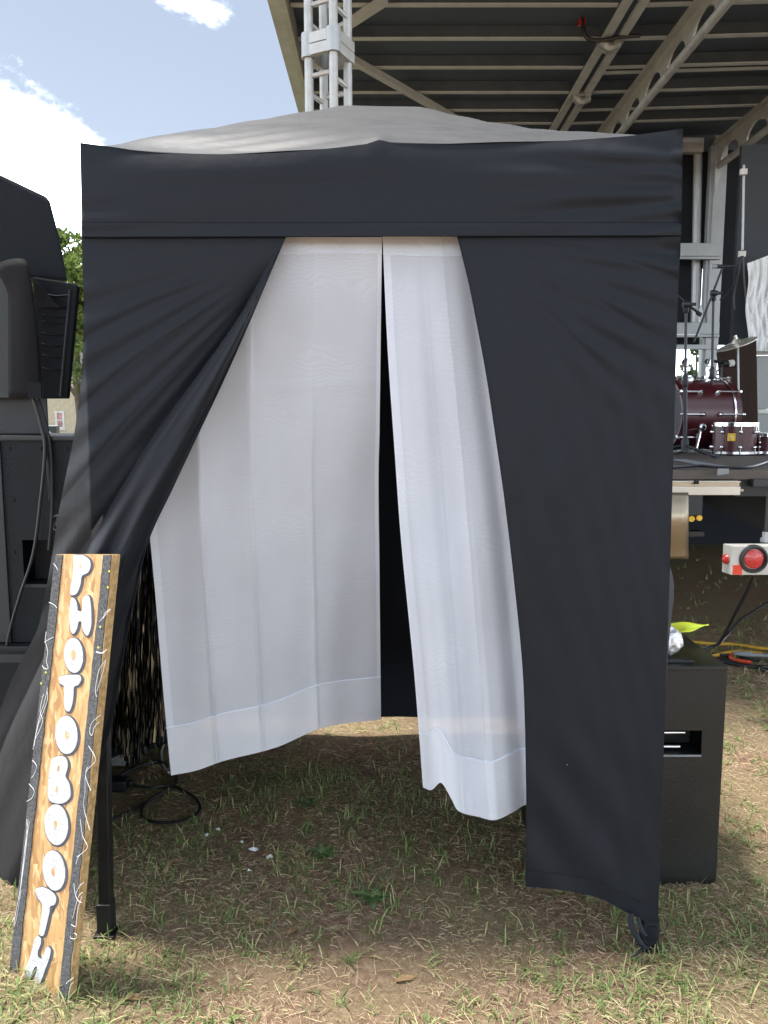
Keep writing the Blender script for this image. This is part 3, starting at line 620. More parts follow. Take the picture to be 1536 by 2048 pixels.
q = aty(1515, 965, fy); MB().box((q.x - .04, fy - .04, q.z - .02), (q.x + .1, fy + .018, q.z + .02)).build('frame_bracket', M_rub, stage, bevel=.004)
n_ = aty(1530, 1062, 4.1); f_ = aty(1405, 1000, 5.6); zt = DZ - .06
MB().hexa([(n_.x, n_.y, n_.z), (n_.x + .03, n_.y, n_.z), (n_.x + .03, n_.y, zt), (n_.x, n_.y, zt)], [(f_.x, f_.y, n_.z), (f_.x + .03, f_.y, n_.z), (f_.x + .03, f_.y, zt), (f_.x, f_.y, zt)]).build('chassis_panel', M_dpanel, stage)
MB().box((f_.x - 1.2, 5.65, .85), (f_.x + .0, 9.0, DZ - .06)).build('chassis_box', M_dark, stage)
MB().box((dfx0, 9.1, -.02), (dfx1, 9.16, DZ - .06)).build('rear_skirt', M_black_drape, stage)
# tan bent flap and bracket under the fascia
def flap_fn(u, v):
    py = 985 + 133 * v; p = aty(1300 + 77 * u, py, 3.96 - .05 * math.sin(v * 4.4) - .03 * v); return p
k_ = MB().grid(flap_fn, 6, 18); o_ = k_.build('mud_flap', M_tan, stage, smooth=True); sm = o_.modifiers.new('solid', 'SOLIDIFY'); sm.thickness = .006
q0 = aty(1374, 985, 4.02); q1 = aty(1401, 1030, 4.02); MB().box((q0.x, 4.0, q1.z), (q1.x, 4.035, q0.z)).build('hanger_plate', M_dpanel, stage, bevel=.003)
for (x, y) in ((1381, 1037), (1396, 1035)):
    q = aty(x, y, 4.3); MB().lathe(q - Vector((0, .02, 0)), (0, 1, 0), [(0, .001), (0, .017), (.05, .017), (.05, .001)], 10).build('brass_fitting', M_badge, stage)
q0 = aty(1376, 1062, 4.4); q1 = aty(1406, 1073, 4.4); MB().box((q0.x, 4.38, q1.z), (q1.x, 4.46, q0.z)).build('axle_bracket', M_rub, stage, bevel=.006)
# light bar
ly = 3.62
a = aty(1465, 1092, ly); b = aty(1600, 1150, ly)
lb = MB().hexa([(a.x, ly, b.z), (b.x, ly, b.z), (b.x, ly, a.z), (a.x, ly, a.z)], [(a.x - .012, ly + .075, b.z + .0), (b.x, ly + .075, b.z), (b.x, ly + .075, a.z), (a.x - .012, ly + .075, a.z)]).build('light_bar', M_whitep, stage, bevel=.004)
c = aty(1507, 1118, ly); ax = (0, -1, 0)
MB().lathe(c, ax, [(-.01, .046), (.006, .05), (.014, .058), (.012, .066), (.0, .069), (-.01, .069)], 40).build('lamp_grommet', M_rub, lb, smooth=True)
MB().lathe(c, ax, [(-.002, .047), (.004, .046), (.009, .036), (.011, .0)], 40).build('tail_lamp', M_red, lb, smooth=True)
q0 = aty(1466.5, 1130, ly); q1 = aty(1483, 1149, ly); MB().box((q0.x, ly - .004, q1.z), (q1.x, ly + .002, q0.z)).build('reflector', M_redt, lb)
q = aty(1458, 1114, ly + .1); MB().lathe((a.x - .006, ly + .04, q.z), (-1, 0, 0), [(0, .026), (.012, .022), (.02, .012), (.022, 0)], 20).build('side_marker', M_red, lb, smooth=True)
pp = aty(1530, 1080, ly + .12); MB().tube([(pp.x, ly + .12, a.z), (pp.x, ly + .12, DZ - .1)], .007, 8).build('hanger_rod', M_rub, stage); MB().lathe((pp.x, ly + .12, a.z), (0, 0, 1), [(0, .022), (.02, .022), (.02, .014), (.05, .014), (.05, .0)], 12).build('hanger_nut', M_galv, stage)

# white crumpled drape hanging on the stage wall
def drape(u, v):
    yt = 527 - 34 * u; p = SP(1494 + 90 * u + 3 * math.sin(v * 9), yt + (702 - yt) * v, 8.3 - .022 * math.sin(u * 34 + 2.6 * math.sin(v * 5)) - .02 * math.sin(u * 61 + v * 9) - .015 * math.sin(v * 23 + u * 19)); return p
M_wdrape = mat('white_drape', (.80, .81, .80), .7, 0, .06, 5)
tag(MB().grid(drape, 60, 24).build('white_drape', M_wdrape, smooth=True, loc=SP(1540, 700, 8.3)), 'crumpled white cloth hung on the stage side wall', 'cloth')

# truss tower
def truss():
    c = aty(657, 120, 4.7); cx, cy = c.x, 4.7; root = thing('truss_tower', (cx, cy, 0), 'upright aluminium truss tower rising behind the left half of the booth roof', 'truss')
    r = .115; ph = R(198); cor = [Vector((cx + r * math.cos(ph + k * math.pi / 2), cy + r * math.sin(ph + k * math.pi / 2), 0)) for k in range(4)]
    for p in cor: MB().tube([p, p + Vector((0, 0, H + .05))], .0255, 14).build('upright_tube', M_alu, root, smooth=True)
    ztop = aty(657, 78, 4.7).z; zb = aty(657, 122, 4.7).z
    for k in range(4):
        a, b = cor[k], cor[(k + 1) % 4]; n = (b - a).normalized(); up = Vector((0, 0, 1)); out = n.cross(up) * .034
        if (a + out - Vector((cx, cy, 0))).length < (a - out - Vector((cx, cy, 0))).length: out = -out
        zm = (ztop + zb) / 2
        for (z0, z1) in ((zb, zm - .002), (zm + .002, ztop)):
            e0 = a - n * .022; e1 = b + n * .022
            MB().hexa([e0 + up * z0, e1 + up * z0, e1 + up * z1, e0 + up * z1], [e0 + out + up * z0, e1 + out + up * z0, e1 + out + up * z1, e0 + out + up * z1]).build('sleeve_plate', M_alu, root, bevel=.003)
        z = .35; flip = k % 2
        while z < H - .4:
            if z + .36 < zb or z > ztop:
                q0, q1 = (a, b) if flip else (b, a)
                MB().tube([q0 + up * z, q1 + up * (z + .34)], .009, 7).build('lacing_rod', M_alu, root, smooth=True)
            flip = 1 - flip; z += .36
        for zz in (zb - .10, ztop + .16): MB().tube([a + up * (zz - .03 * k), b + up * (zz - .03 * k)], .014, 8).build('cross_tube', M_alu, root, smooth=True)
    for p in cor[:2] + cor[3:]:
        MB().lathe(p + Vector((0, 0, zb - .004)), (0, 0, 1), [(0, .03), (0, .042), (ztop - zb + .012, .042), (ztop - zb + .012, .03)], 12).build('sleeve_collar', M_galv, root, smooth=True)
    MB().box((cx - .25, cy - .25, 0), (cx + .25, cy + .25, .03)).build('base_plate', M_galv, root)
truss()
# ------------------------------------------------------------------ things on the stage
def dk(px, py): return atz(px, py, DZ)
def bass_drum():
    bz = DZ + .015; b = dk(1408, 917); y = 6.35; rad = .285; c0 = aty(1366, 846, y); zc = DZ + .02 + rad
    c1 = aty(1452, 846, y)
    root = thing('bass_drum', ((c0.x + c1.x) / 2, y, DZ), 'wine red bass drum lying on its side at the back of the stage', 'bass drum')
    ax = Vector((.985, .17, 0)).normalized(); o = Vector((aty(1335, 846, y).x, y, zc)); Ln = .41
    MB().lathe(o, ax, [(0, rad), (Ln, rad)], 40).build('shell', M_drum, root, smooth=True)
    MB().lathe(o, ax, [(-.05, rad + .004), (-.05, rad + .018), (-.005, rad + .018), (-.005, rad + .004)], 40).build('hoop', M_drum, root, smooth=True)
    MB().lathe(o, ax, [(Ln - .005, rad + .003), (Ln - .005, rad + .014), (Ln + .012, rad + .014), (Ln + .012, rad - .006)], 40).build('hoop_ring', M_chrome, root, smooth=True)
    MB().lathe(o, ax, [(Ln + .013, rad + .004), (Ln + .013, rad + .018), (Ln + .055, rad + .018), (Ln + .055, rad - .01)], 40).build('hoop', M_drum, root, smooth=True)
    MB().lathe(o, ax, [(Ln + .02, 0), (Ln + .02, rad - .008)], 40).build('drum_head', M_drumhead, root); MB().lathe(o, ax, [(-.02, 0), (-.02, rad + .003)], 40).build('drum_head', M_dark, root)
    s = ax.cross(Vector((0, 0, 1)))
    for t in (35, 70, 105, 145, 0, -35):
        d = s * math.cos(R(t)) + Vector((0, 0, 1)) * math.sin(R(t))
        for (x0, x1) in ((-.05, .13), (Ln - .13, Ln + .055)):
            p = o + ax * x0 + d * (rad + .028); q = o + ax * x1 + d * (rad + .028)
            m = MB().tube([p, q], .007, 7); e = q if x0 < 0 else p; m.lathe(e - d * .03, d, [(0, .02), (.03, .016), (.045, .0)], 10); e = p if x0 < 0 else q; m.lathe(e - d * .02, d, [(0, .016), (.03, .014), (.04, 0)], 8)
            m.build('tension_claw', M_chrome, root, smooth=True)
    m = MB(); p = o + ax * .14 + s * rad * .9 + Vector((0, 0, -.1)); m.tube([p, p + s * .10 + ax * -.10 + Vector((0, 0, -.18))], .012, 8); m.lathe(p - s * .02, s, [(0, .03), (.05, .03), (.06, .015)], 12); m.build('spur_leg', M_chrome, root, smooth=True)
    for (px, x) in ((1396, .14), (1432, .34)):
        p = o + ax * x + Vector((0, 0, rad)); m = MB(); m.tube([p, p + Vector((0, 0, .06)), p + Vector((.02, 0, .17))], .012, 8); m.lathe(p + Vector((.008, 0, .07)), (0, 0, 1), [(0, .02), (0, .028), (.03, .028), (.04, .018)], 12); m.lathe(p + Vector((.0, -.02, .15)), (0, 1, 0), [(0, .022), (.05, .022), (.05, 0)], 10); m.box((p.x - .04, p.y - .03, p.z), (p.x + .04, p.y + .03, p.z + .03)); m.build('tom_mount', M_chrome, root, smooth=True)
bass_drum()
def tom(px0, px1, py0, py1, label, badge, name='floor_tom'):
    b = dk((px0 + px1) / 2, py1 - 4); y = 5.8; a = aty(px0, py0, y); e = aty(px1, py1, y); cx = (a.x + e.x) / 2; rad = (e.x - a.x) / 2
    z0 = DZ + .012; z1 = a.z; root = thing(name, (cx, y, DZ), label, 'drum', 'loose drums on the stage')
    MB().lathe((cx, y, z0 + .015), (0, 0, 1), [(0, rad * .95), (z1 - z0 - .03, rad * .95)], 36).build('shell', M_drum, root, smooth=True)
    for (zz, h) in ((z1 - .028, .028), (z0, .018)):
        MB().lathe((cx, y, zz), (0, 0, 1), [(0, rad * .96), (0, rad + .004), (h, rad + .004), (h, rad * .96)], 36).build('rim', M_chrome, root, smooth=True)
    MB().lathe((cx, y, z1 - .012), (0, 0, 1), [(0, 0), (0, rad * .955)], 36).build('drum_head', M_drumhead, root)
    for k in range(8):
        t = R(-100 + k * 45); d = Vector((math.cos(t), math.sin(t), 0))
        for zz in (z1 - .07, z0 + .05):
            c = Vector((cx, y, zz)) + d * rad * .95; m = MB().lathe(c, d, [(0, .013), (.016, .012), (.022, .004), (.022, 0)], 10); s_ = 1 if zz > (z0 + z1) / 2 else -1; m.tube([c + d * .012, c + d * .012 + Vector((0, 0, s_ * .05))], .005, 6); m.build('lug', M_chrome, root, smooth=True)
    if badge:
        t = R(-122); w = .028; pts = [Vector((cx + rad * .955 * math.cos(t + s * w / rad), y + rad * .955 * math.sin(t + s * w / rad), z0 + (z1 - z0) * q)) for s, q in ((-1, .42), (1, .42), (1, .66), (-1, .66))]
        n = Vector((math.cos(t), math.sin(t), 0)) * .006; bd = MB().prism([p + n for p in pts], [p - n for p in pts]).build('badge', M_badge, root)
        c = (pts[0] + pts[2]) / 2 + n * 1.3; MB().box((c.x - .006, c.y - .002, c.z - .012), (c.x + .006, c.y + .001, c.z + .012)).build('badge_mark', M_tan, bd)
tom(1428, 1510, 845, 902, 'wine red drum with yellow badge standing beside the bass drum', True)
tom(1508, 1562, 866, 908, 'small red drum at the right edge of the stage', False)
# tilted cymbal, brown panel
c = aty(1474, 688, 6.6); cy_t = thing('cymbal', c, 'pale cymbal tilted on a thin rod above the brown panel', 'cymbal')
axc = Vector((-.37, -.10, .92)).normalized()
MB().lathe(c, axc, [(-.004, .165), (.0, .165), (.014, .09), (.018, .045), (.045, .02), (.045, 0)], 36).build('disc', M_cymbal, cy_t, smooth=True)
b_ = atz(1478, 900, DZ); MB().tube([c + axc * .06, c - axc * .03, aty(1478, 846, 6.55), (b_.x, b_.y, DZ)], .008, 7).build('stand_rod', M_galv, cy_t, smooth=True)
MB().lathe(c + axc * .045, axc, [(0, .018), (.03, .018), (.035, .0)], 10).build('wing_nut', M_chrome, cy_t)
fr = [aty(x, y, 7.0) for x, y in ((1443, 700), (1513, 676), (1517, 900), (1462, 905))]; fr[2].z = fr[3].z = DZ + .002
tag(MB().prism(fr, [v + Vector((.06, .25, 0)) for v in fr]).build('wooden_panel', M_brown, bevel=.006, loc=(fr[0].x, 7.0, DZ)), 'tall dark brown tapering wooden cabinet behind the drum with the badge', 'cabinet')
def mic_stand(bx, by, tx, ty, boom0, boom1, label, mic=False):
    b = dk(bx, by); y = b.y; root = thing('microphone_stand', (b.x, y, DZ), label, 'mic stand', 'boom microphone stands on the stage')
    t = aty(tx, ty, y); mid = b.lerp(t, .52) + Vector((0, 0, .0))
    MB().tube([b + Vector((0, 0, .08)), mid], .014, 10).build('lower_tube', M_dark, root, smooth=True); MB().tube([mid, t], .010, 10).build('upper_tube', M_rub, root, smooth=True)
    MB().lathe(mid - Vector((0, 0, .05)), (0, 0, 1), [(0, .015), (.01, .021), (.08, .021), (.1, .012)], 12).build('clutch', M_dark, root, smooth=True)
    MB().lathe(b + Vector((0, 0, .04)), (0, 0, 1), [(0, .016), (.0, .03), (.07, .028), (.1, .016)], 12).build('hub', M_dark, root, smooth=True)
    for k in range(3):
        a = R(-75 + 120 * k); d = Vector((math.cos(a), math.sin(a), 0)); e = b + d * .33 + Vector((0, 0, .014)); lg = MB().tube([b + Vector((0, 0, .08)), e], .010, 8).build('leg', M_dark, root, smooth=True)
        MB().tube([e - d * .03 + Vector((0, 0, .006)), e + d * .03], .015, 8).build('rubber_foot', M_cable, lg, smooth=True)
    p, q = aty(*boom0, y - .02), aty(*boom1, y - .02); MB().tube([p, q], .009, 8).build('boom', M_dark, root, smooth=True)
    m = MB().lathe(t - Vector((0, 0, .03)), (0, 0, 1), [(0, .012), (.01, .02), (.06, .02), (.07, .01)], 10); m.lathe(t + Vector((-.03, -.02, .03)), (1, 0, 0), [(0, .0), (0, .024), (.04, .024), (.06, .012), (.09, .012), (.09, 0)], 10); m.build('pivot_clamp', M_dark, root, smooth=True)
    if mic:
        m = MB().tube([q + Vector((-.05, 0, .0)), q + Vector((.03, 0, .0)), q + Vector((.10, 0, .004))], [.016, .013, .009], 10); m.build('microphone', M_dark, root, smooth=True); MB().tube([q + Vector((-.08, 0, .0)), q + Vector((-.05, 0, 0))], [.02, .016], 10).build('microphone_tip', M_tape, root)
    else:
        MB().tube([q + Vector((-.03, 0, .02)), q], .016, 8).build('counterweight', M_dark, root, smooth=True)
mic_stand(1369, 912, 1372, 618, (1350, 588), (1402, 630), 'boom stand with a short boom standing left on the stage beside the booth')
mic_stand(1421, 905, 1427, 595, (1388, 684), (1446, 533), 'boom stand with its long boom raised and a microphone on top', True)
w = BP(1402, 645, -.05); wb = thing('water_bottle', (w.x, Y - .03, BP(1402, 645).z), 'clear water bottle standing on a rail of the stage frame', 'bottle')
M_pet = mat('clear_plastic', (.62, .66, .68), .15, 0, .05, 20)
zz = BP(1402, 644.5).z
MB().lathe((w.x, Y - .022, zz), (0, 0, 1), [(0, 0), (0, .03), (.06, .032), (.065, .029), (.13, .032), (.16, .025), (.185, .012), (.19, .012)], 14).build('body', M_pet, wb, smooth=True); MB().lathe((w.x, Y - .022, zz + .19), (0, 0, 1), [(0, .014), (.018, .014), (.018, 0)], 12).build('cap', M_whitep, wb)
# third, low mic bar
b_ = dk(1432, 900); q = aty(1444, 735, b_.y); lm = thing('percussion_mic_stand', (b_.x, b_.y, DZ), 'short leaning stand with a horizontal microphone bar beside the brown panel', 'mic stand')
MB().tube([b_, q], .008, 8).build('rod', M_rub, lm); MB().tube([aty(1428, 722, b_.y), aty(1458, 728, b_.y)], .013, 8).build('bar', M_dark, lm); MB().tube([aty(1446, 727, b_.y - .01), aty(1470, 729, b_.y - .01)], .028, 10).build('microphone', M_dark, lm, smooth=True); MB().tube([aty(1459, 727, b_.y - .035), aty(1467, 726, b_.y - .035)], .03, 10).build('white_band', M_whitep, lm, smooth=True)
# cables lying on the deck
for lab, pts in (('black cable curled on the stage deck between the stands', ((1347, 910), (1375, 902), (1400, 893), (1425, 898), (1440, 908))), ('black cable looping on the stage deck in front of the badge drum', ((1450, 910), (1466, 900), (1486, 897), (1503, 902), (1530, 911))), ('long black cable along the front edge of the stage deck', ((1340, 938), (1400, 934), (1450, 938), (1500, 937), (1536, 926)))):
    P = [dk(x, y) + Vector((0, 0, .008)) for x, y in pts]; tag(MB().tube(catmull(P, 6, False), .008, 6).build('stage_cable', M_cable, smooth=True, loc=P[0]), lab, 'cable', 'cables on the stage deck')

# ------------------------------------------------------------------ speaker stack at left
def left_stack():
    # upper bass cabinet
    y = 2.85; tr = aty(150, 878, y); z1 = tr.z; z0 = aty(30, 1284, y).z; xr = tr.x + .12; xl = xr - .80
    root = thing('bass_speaker', (xl, y, z0), 'black bass speaker cabinet with recessed handle, upper of the two beside the booth', 'speaker', 'bass cabinets stacked left of the booth')
    hx0, hy0 = aty(44, 1080, y), None; hx1 = aty(112, 1168, y)
    m = MB(); X0, X1, Za, Zb = hx0.x, hx1.x, hx1.z, hx0.z
    for (a, b, c, d) in ((xl, X0, z0, z1), (X1, xr, z0, z1), (X0, X1, z0, Za), (X0, X1, Zb, z1)): m.box((a, y, c), (b, y + .1, d))
    m.box((xl, y + .1, z0), (xr, y + .6, z1)); m.build('cabinet', M_cab, root)
    MB().box((X0 + .004, y + .085, Za + .004), (X1 - .004, y + .099, Zb - .004)).build('handle_recess', M_recess, root)
    MB().box((X0, y - .006, Za - .012), (X1, y - .001, Za)).build('handle_lip', M_dpanel, root)
    MB().box((xl + .0, y - .012, z1 - .006), (xr, y + .6, z1 + .012)).build('top_edge', M_dpanel, root, bevel=.005)
    MB().box((xl + .0, y - .008, z0), (aty(8, 1000, y).x, y - .001, z1 - .012)).build('side_trim', M_dpanel, root, bevel=.003)
    for (px, py) in ((18, 897), (80, 897), (133, 897), (28, 1104), (27, 1000)):
        c = aty(px, py, y); MB().lathe(c, (0, -1, 0), [(-.002, .007), (.004, .006), (.004, 0)], 8).build('screw', M_recess, root)
    # round emblem with three crossed tuning forks
    c = aty(117, 1046, y); em = MB().lathe(c, (0, -1, 0), [(-.001, .026), (.004, .027), (.004, .0315), (-.001, .032)], 30).build('emblem', M_tape, root)
    for k in range(3):
        a = R(90 + 120 * k); d = Vector((math.cos(a), 0, math.sin(a))); s = Vector((-d.z, 0, d.x)); o = c + Vector((0, -.003, 0)); mm = MB()
        mm.beam(o - d * .012, o + d * .008, .002, .0035, (0, 1, 0))
        for sg in (-1, 1): mm.beam(o + d * .008 + s * sg * .0035, o + d * .026 + s * sg * .0035, .002, .0018, (0, 1, 0))
        mm.beam(o + d * .008 - s * .0045, o + d * .008 + s * .0045, .002, .002, (0, 1, 0)); mm.build('emblem_fork', M_tape, em)
    r2 = thing('bass_speaker', (xl, y, 0), 'black bass speaker cabinet standing on the grass under another', 'speaker', 'bass cabinets stacked left of the booth')
    MB().box((xl - .02, y - .06, 0), (aty(62, 1350, y - .06).x, y + .6, z0 - .004)).build('cabinet', M_cab, r2, bevel=.012)
    MB().box((xl - .02, y - .064, z0 - .06), (aty(60, 1350, y - .06).x, y - .0605, z0 - .03)).build('trim', M_dpanel, r2)
    zt = z1 + .013
    # speaker under padded cover: three-way
    r3 = thing('covered_speaker', (xl + .2, y + .05, zt), 'line array speaker under a black padded cover with hanging flaps', 'speaker')
    def A(px, py, dy=0): return aty(px, py, y + dy)
    e = A(95, 800, .12); zq = A(95, 780, .12).z; MB().hexa([(xl - .1, y + .12, zt), (e.x, y + .12, zt), (e.x, y + .12, zq), (xl - .1, y + .12, zq)], [(xl - .3, y + .6, zt), (e.x - .26, y + .6, zt), (e.x - .26, y + .6, zq), (xl - .3, y + .6, zq)]).build('cabinet', M_dark, r3, bevel=.006)
    prof = [(-40, 330), (0, 349), (92, 393), (100, 402), (118, 470), (136, 562), (60, 556), (-40, 540)]
    fr = [A(x, yy, .06) for x, yy in prof]; MB().prism(fr, [CAM.lerp(v, 1.16) + Vector((-.04, 0, -.02)) for v in fr]).build('cover_top', M_cover, r3, bevel=.012)
    # wide open quilted flap on the right
    pr = [(64, 553), (150, 567), (155, 573), (134, 797), (82, 797)]
    fr = [A(x, yy, .02) for x, yy in pr]; ob = MB().prism(fr, [v + Vector((.0, .03, 0)) for v in fr]).build('side_flap', M_cover, r3, bevel=.006)
    for yy in (590, 612, 632, 645, 668, 690, 712, 738):
        x1 = 152 - (yy - 573) * .09 - 10; MB().tube([A(84, yy - 3, .017), A((84 + x1) / 2, yy + 2, .014), A(x1, yy, .017)], .0028, 5).build('quilt_ridge', M_cover, ob)
    MB().tube([A(140, 580, .016), A(131, 680, .016), A(121, 793, .016)], .0045, 5).build('flap_seam', M_dpanel, ob)
    MB().add([A(66, 558, .0), A(72, 562, -.06), A(120, 615, -.03), A(76, 614, .0)], [(0, 1, 2, 3)]).build('corner_tongue', M_coverin, r3)
    def ff(u, v):
        xl_ = key([(0, -12), (.2, 16), (1, 17)], v); xr_ = key([(0, 50), (.06, 58), (.3, 69), (.6, 78), (1, 84)], v); yy = (530 - 12 * math.sin(u * 2.2) - 2 * u) * (1 - v) + 795 * v
        return A(xl_ + (xr_ - xl_) * u, yy, -.09 + .03 * (1 - v) ** 2 - .012 * math.sin(u * 3))
    o = MB().grid(ff, 8, 18).build('front_flap', M_coverin, r3, smooth=True); s = o.modifiers.new('thick', 'SOLIDIFY'); s.thickness = .008
    p0, p1 = A(55, 765, -.104), A(84, 796, -.104); MB().box((p0.x, p0.y - .004, p1.z), (p1.x, p0.y, p0.z)).build('hook_patch', M_cover, r3)
    MB().box((xl - .1, y + .02, A(0, 795).z), (A(20, 700).x, y + .05, A(0, 535).z)).build('front_grille', M_dark, r3)
    # hanging cables
    for lab, pts, dy in (('black cable hanging from the covered speaker down to the grass, left one', ((68, 800), (82, 850), (90, 900), (80, 1010), (66, 1110), (40, 1190), (18, 1270), (0, 1370)), -.03),
                         ('black cable hanging behind the left one past the emblem', ((76, 798), (92, 850), (101, 900), (104, 960), (104, 1030), (98, 1100)), -.02),
                         ('short black cable dropping from the covered speaker beside two others', ((66, 797), (78, 835), (88, 880), (96, 930), (100, 1000)), -.015)):
        P = [A(x, yy, dy) for x, yy in pts]; tag(MB().tube(catmull(P, 6, False), .0062, 7).build('speaker_cable', M_cable, smooth=True, loc=P[-1]), lab, 'cable', 'cables hanging from the covered speaker')
left_stack()

# ------------------------------------------------------------------ right subwoofer and its load
def right_sub():
    y = 2.31; a = aty(1440, 1334, y); b = aty(1443, 1770, y); x1 = (a.x + b.x) / 2 + .002; z1 = a.z; x0 = x1 - .55; dp = .48
    root = thing('subwoofer', (x0, y, 0), 'black subwoofer cabinet standing on the grass right of the booth', 'speaker')
    r0 = aty(1320, 1461, y); r1 = aty(1402, 1509, y); m = MB()
    for (p, q, c, d) in ((x0, r0.x - .04, 0, z1), (r1.x, x1, 0, z1), (r0.x - .04, r1.x, 0, r1.z), (r0.x - .04, r1.x, r0.z, z1)): m.box((p, y, c), (q, y + .1, d))
    m.box((x0, y + .1, 0), (x1, y + dp, z1)); m.build('cabinet', M_subg, root)
    MB().box((r0.x - .036, y + .085, r1.z + .003), (r1.x - .003, y + .099, r0.z - .003)).build('handle_recess', M_recess, root)
    MB().box((r0.x - .04, y - .003, r1.z - .006), (r1.x, y + .004, r1.z - .0005)).build('recess_lip', M_tape, root)
    for py, x in ((1464.5, 1369), (1493, 1359)):
        c = aty(x, py, y + .03); MB().tube([(r0.x - .036, y + .03, c.z), (c.x, y + .03, c.z)], .006, 10).build('handle_bar', M_chrome, root, smooth=True)
    MB().box((x0, y - .004, z1 - .012), (x1 + .002, y + dp, z1 + .003)).build('top_board', M_subg, root, bevel=.003)
    MB().box((x0, y + .03, z1 + .0035), (aty(1396, 1330, y).x, y + .05, z1 + .010)).build('top_strip', M_dpanel, root, bevel=.002)
    # yellow bag
    def bag(u, v):
        px = 1320 + 97 * u; top = 1243 + 5 * u + 2 * math.sin(u * 9); bot = 1274 - 25 * u ** 1.4; bot = max(bot, top + 1)
        return aty(px, top + (bot - top) * v + 2 * math.sin(u * 14 + v * 5) * v, 2.64 - .14 * v + .02 * math.sin(u * 7) * (1 - v))
    g = MB().grid(bag, 18, 8); zmin = z1 + .006
    for v in g.v: v.z = max(v.z, zmin)
    o = g.build('plastic_bag', M_bag, smooth=True, loc=aty(1360, 1265, 2.6)); s = o.modifiers.new('t', 'SOLIDIFY'); s.thickness = .002; tag(o, 'crumpled yellow green plastic bag on top of the subwoofer', 'bag')
    c = aty(1331, 1300, 2.42); c.z = z1 + .006 + .048; m = MB()
    bm = bmesh.new(); bmesh.ops.create_icosphere(bm, subdivisions=3, radius=.052)
    for v in bm.verts: v.co *= 1 + .09 * math.sin(v.co.x * 190) * math.sin(v.co.z * 170 + v.co.y * 120); v.co.z *= .92
    m.add([v.co + c for v in bm.verts], [[v.index for v in f.verts] for f in bm.faces]); bm.free()
    tag(m.build('foil_ball', M_foil, smooth=False, loc=c), 'crumpled silver foil ball on the subwoofer beside the yellow bag', 'foil ball')
right_sub()
GC = 'cables lying on the grass under the stage'
for nm, mt, r, lab, pts in (('extension_cord', M_yel, .011, 'yellow cable lying furthest back on the grass behind the subwoofer', ((1370, 1280), (1388, 1284), (1420, 1287), (1470, 1289), (1510, 1295), (1545, 1299))),
                        ('extension_cord', M_yel, .011, 'yellow cable bending on the grass beside the orange one', ((1400, 1313), (1430, 1311), (1450, 1306), (1480, 1303), (1524, 1307))),
                        ('extension_cord', M_org, .012, 'orange cable loop on the grass right of the subwoofer', ((1484, 1308), (1465, 1310), (1461, 1315), (1475, 1321), (1503, 1325))),
                        ('power_cable', M_cable, .009, 'black cable running along the grass over the orange loop', ((1416, 1309), (1460, 1311), (1500, 1318), (1545, 1323))),
                        ('power_cable', M_cable, .012, 'thick black cable nearest the subwoofer on the grass', ((1405, 1318), (1450, 1320), (1480, 1330), (1520, 1336), (1550, 1350))),
                        ('power_cable', M_cable, .011, 'second thick black cable among those right of the subwoofer', ((1410, 1314), (1455, 1325), (1500, 1333), (1550, 1334)))):
    P = [atz(x, y, .012) for x, y in pts]; tag(MB().tube(catmull(P, 6, False), r, 8).build(nm, mt, smooth=True, loc=P[0]), lab, 'cable', GC)
q = atz(1510, 1316, .0); tag(MB().lathe(q + Vector((-.12, .02, .02)), (1, -.2, 0), [(0, 0), (0, .014), (.03, .02), (.09, .02), (.12, .012), (.24, .010), (.24, 0)], 12).build('cable_connector', M_tape, smooth=True, loc=q), 'grey cable connector lying on the black cables', 'connector')
for lab, pts in (('black cable sloping down from the tail light bar to the grass', ((1507, 1150, 3.7), (1495, 1180, 3.8), (1466, 1235, 4.1), (1440, 1283, 4.45), (1408, 1300, 4.5))), ('black cable rising from the grass to the right beside the sloping one', ((1536, 1205, 4.6), (1510, 1222, 4.6), (1478, 1242, 4.6), (1455, 1270, 4.6), (1432, 1290, 4.5), (1400, 1298, 4.6)))):
    P = [aty(x, y, d) for x, y, d in pts]
    for p in P: p.z = max(p.z, .012)
    tag(MB().tube(catmull(P, 6, False), .009, 7).build('power_cable', M_cable, smooth=True, loc=P[-1]), lab, 'cable', 'cables hanging under the stage')

# ------------------------------------------------------------------ photo booth tent
FYL, FYR = 2.03, 1.98          # front plane depth at the left and right legs
def fy_at(px): return FYL + (FYR - FYL) * (px - 164) / 1200
def FP(px, py, dy=0.0): return aty(px, py, fy_at(px) + dy)
cl = FP(164, 285); cr = FP(1364, 256); BK = 3.50
tent = thing('photo_booth_tent', (0, 2.8, 0), 'black pop up photo booth tent with its front flaps parted', 'tent')
PEAK = aty(768, 204, 2.76)
EZ = (cl.z + cr.z) / 2
def eave(px):   # front roof edge, sagging between its supports
    u = (px - 160) / 1206; base = 284 + (256 - 284) * u
    sag = 21 * math.sin(math.pi * min(1, u / .5)) ** 1.0 if u < .5 else 11 * math.sin(math.pi * (u - .5) / .5)
    if abs(u - .495) < .02: sag -= 5 * (1 - abs(u - .495) / .02)
    return base + 5 * min(1, u * 12, (1 - u) * 12) + sag + (9 * math.exp(-((u - .5) / .35) ** 2))
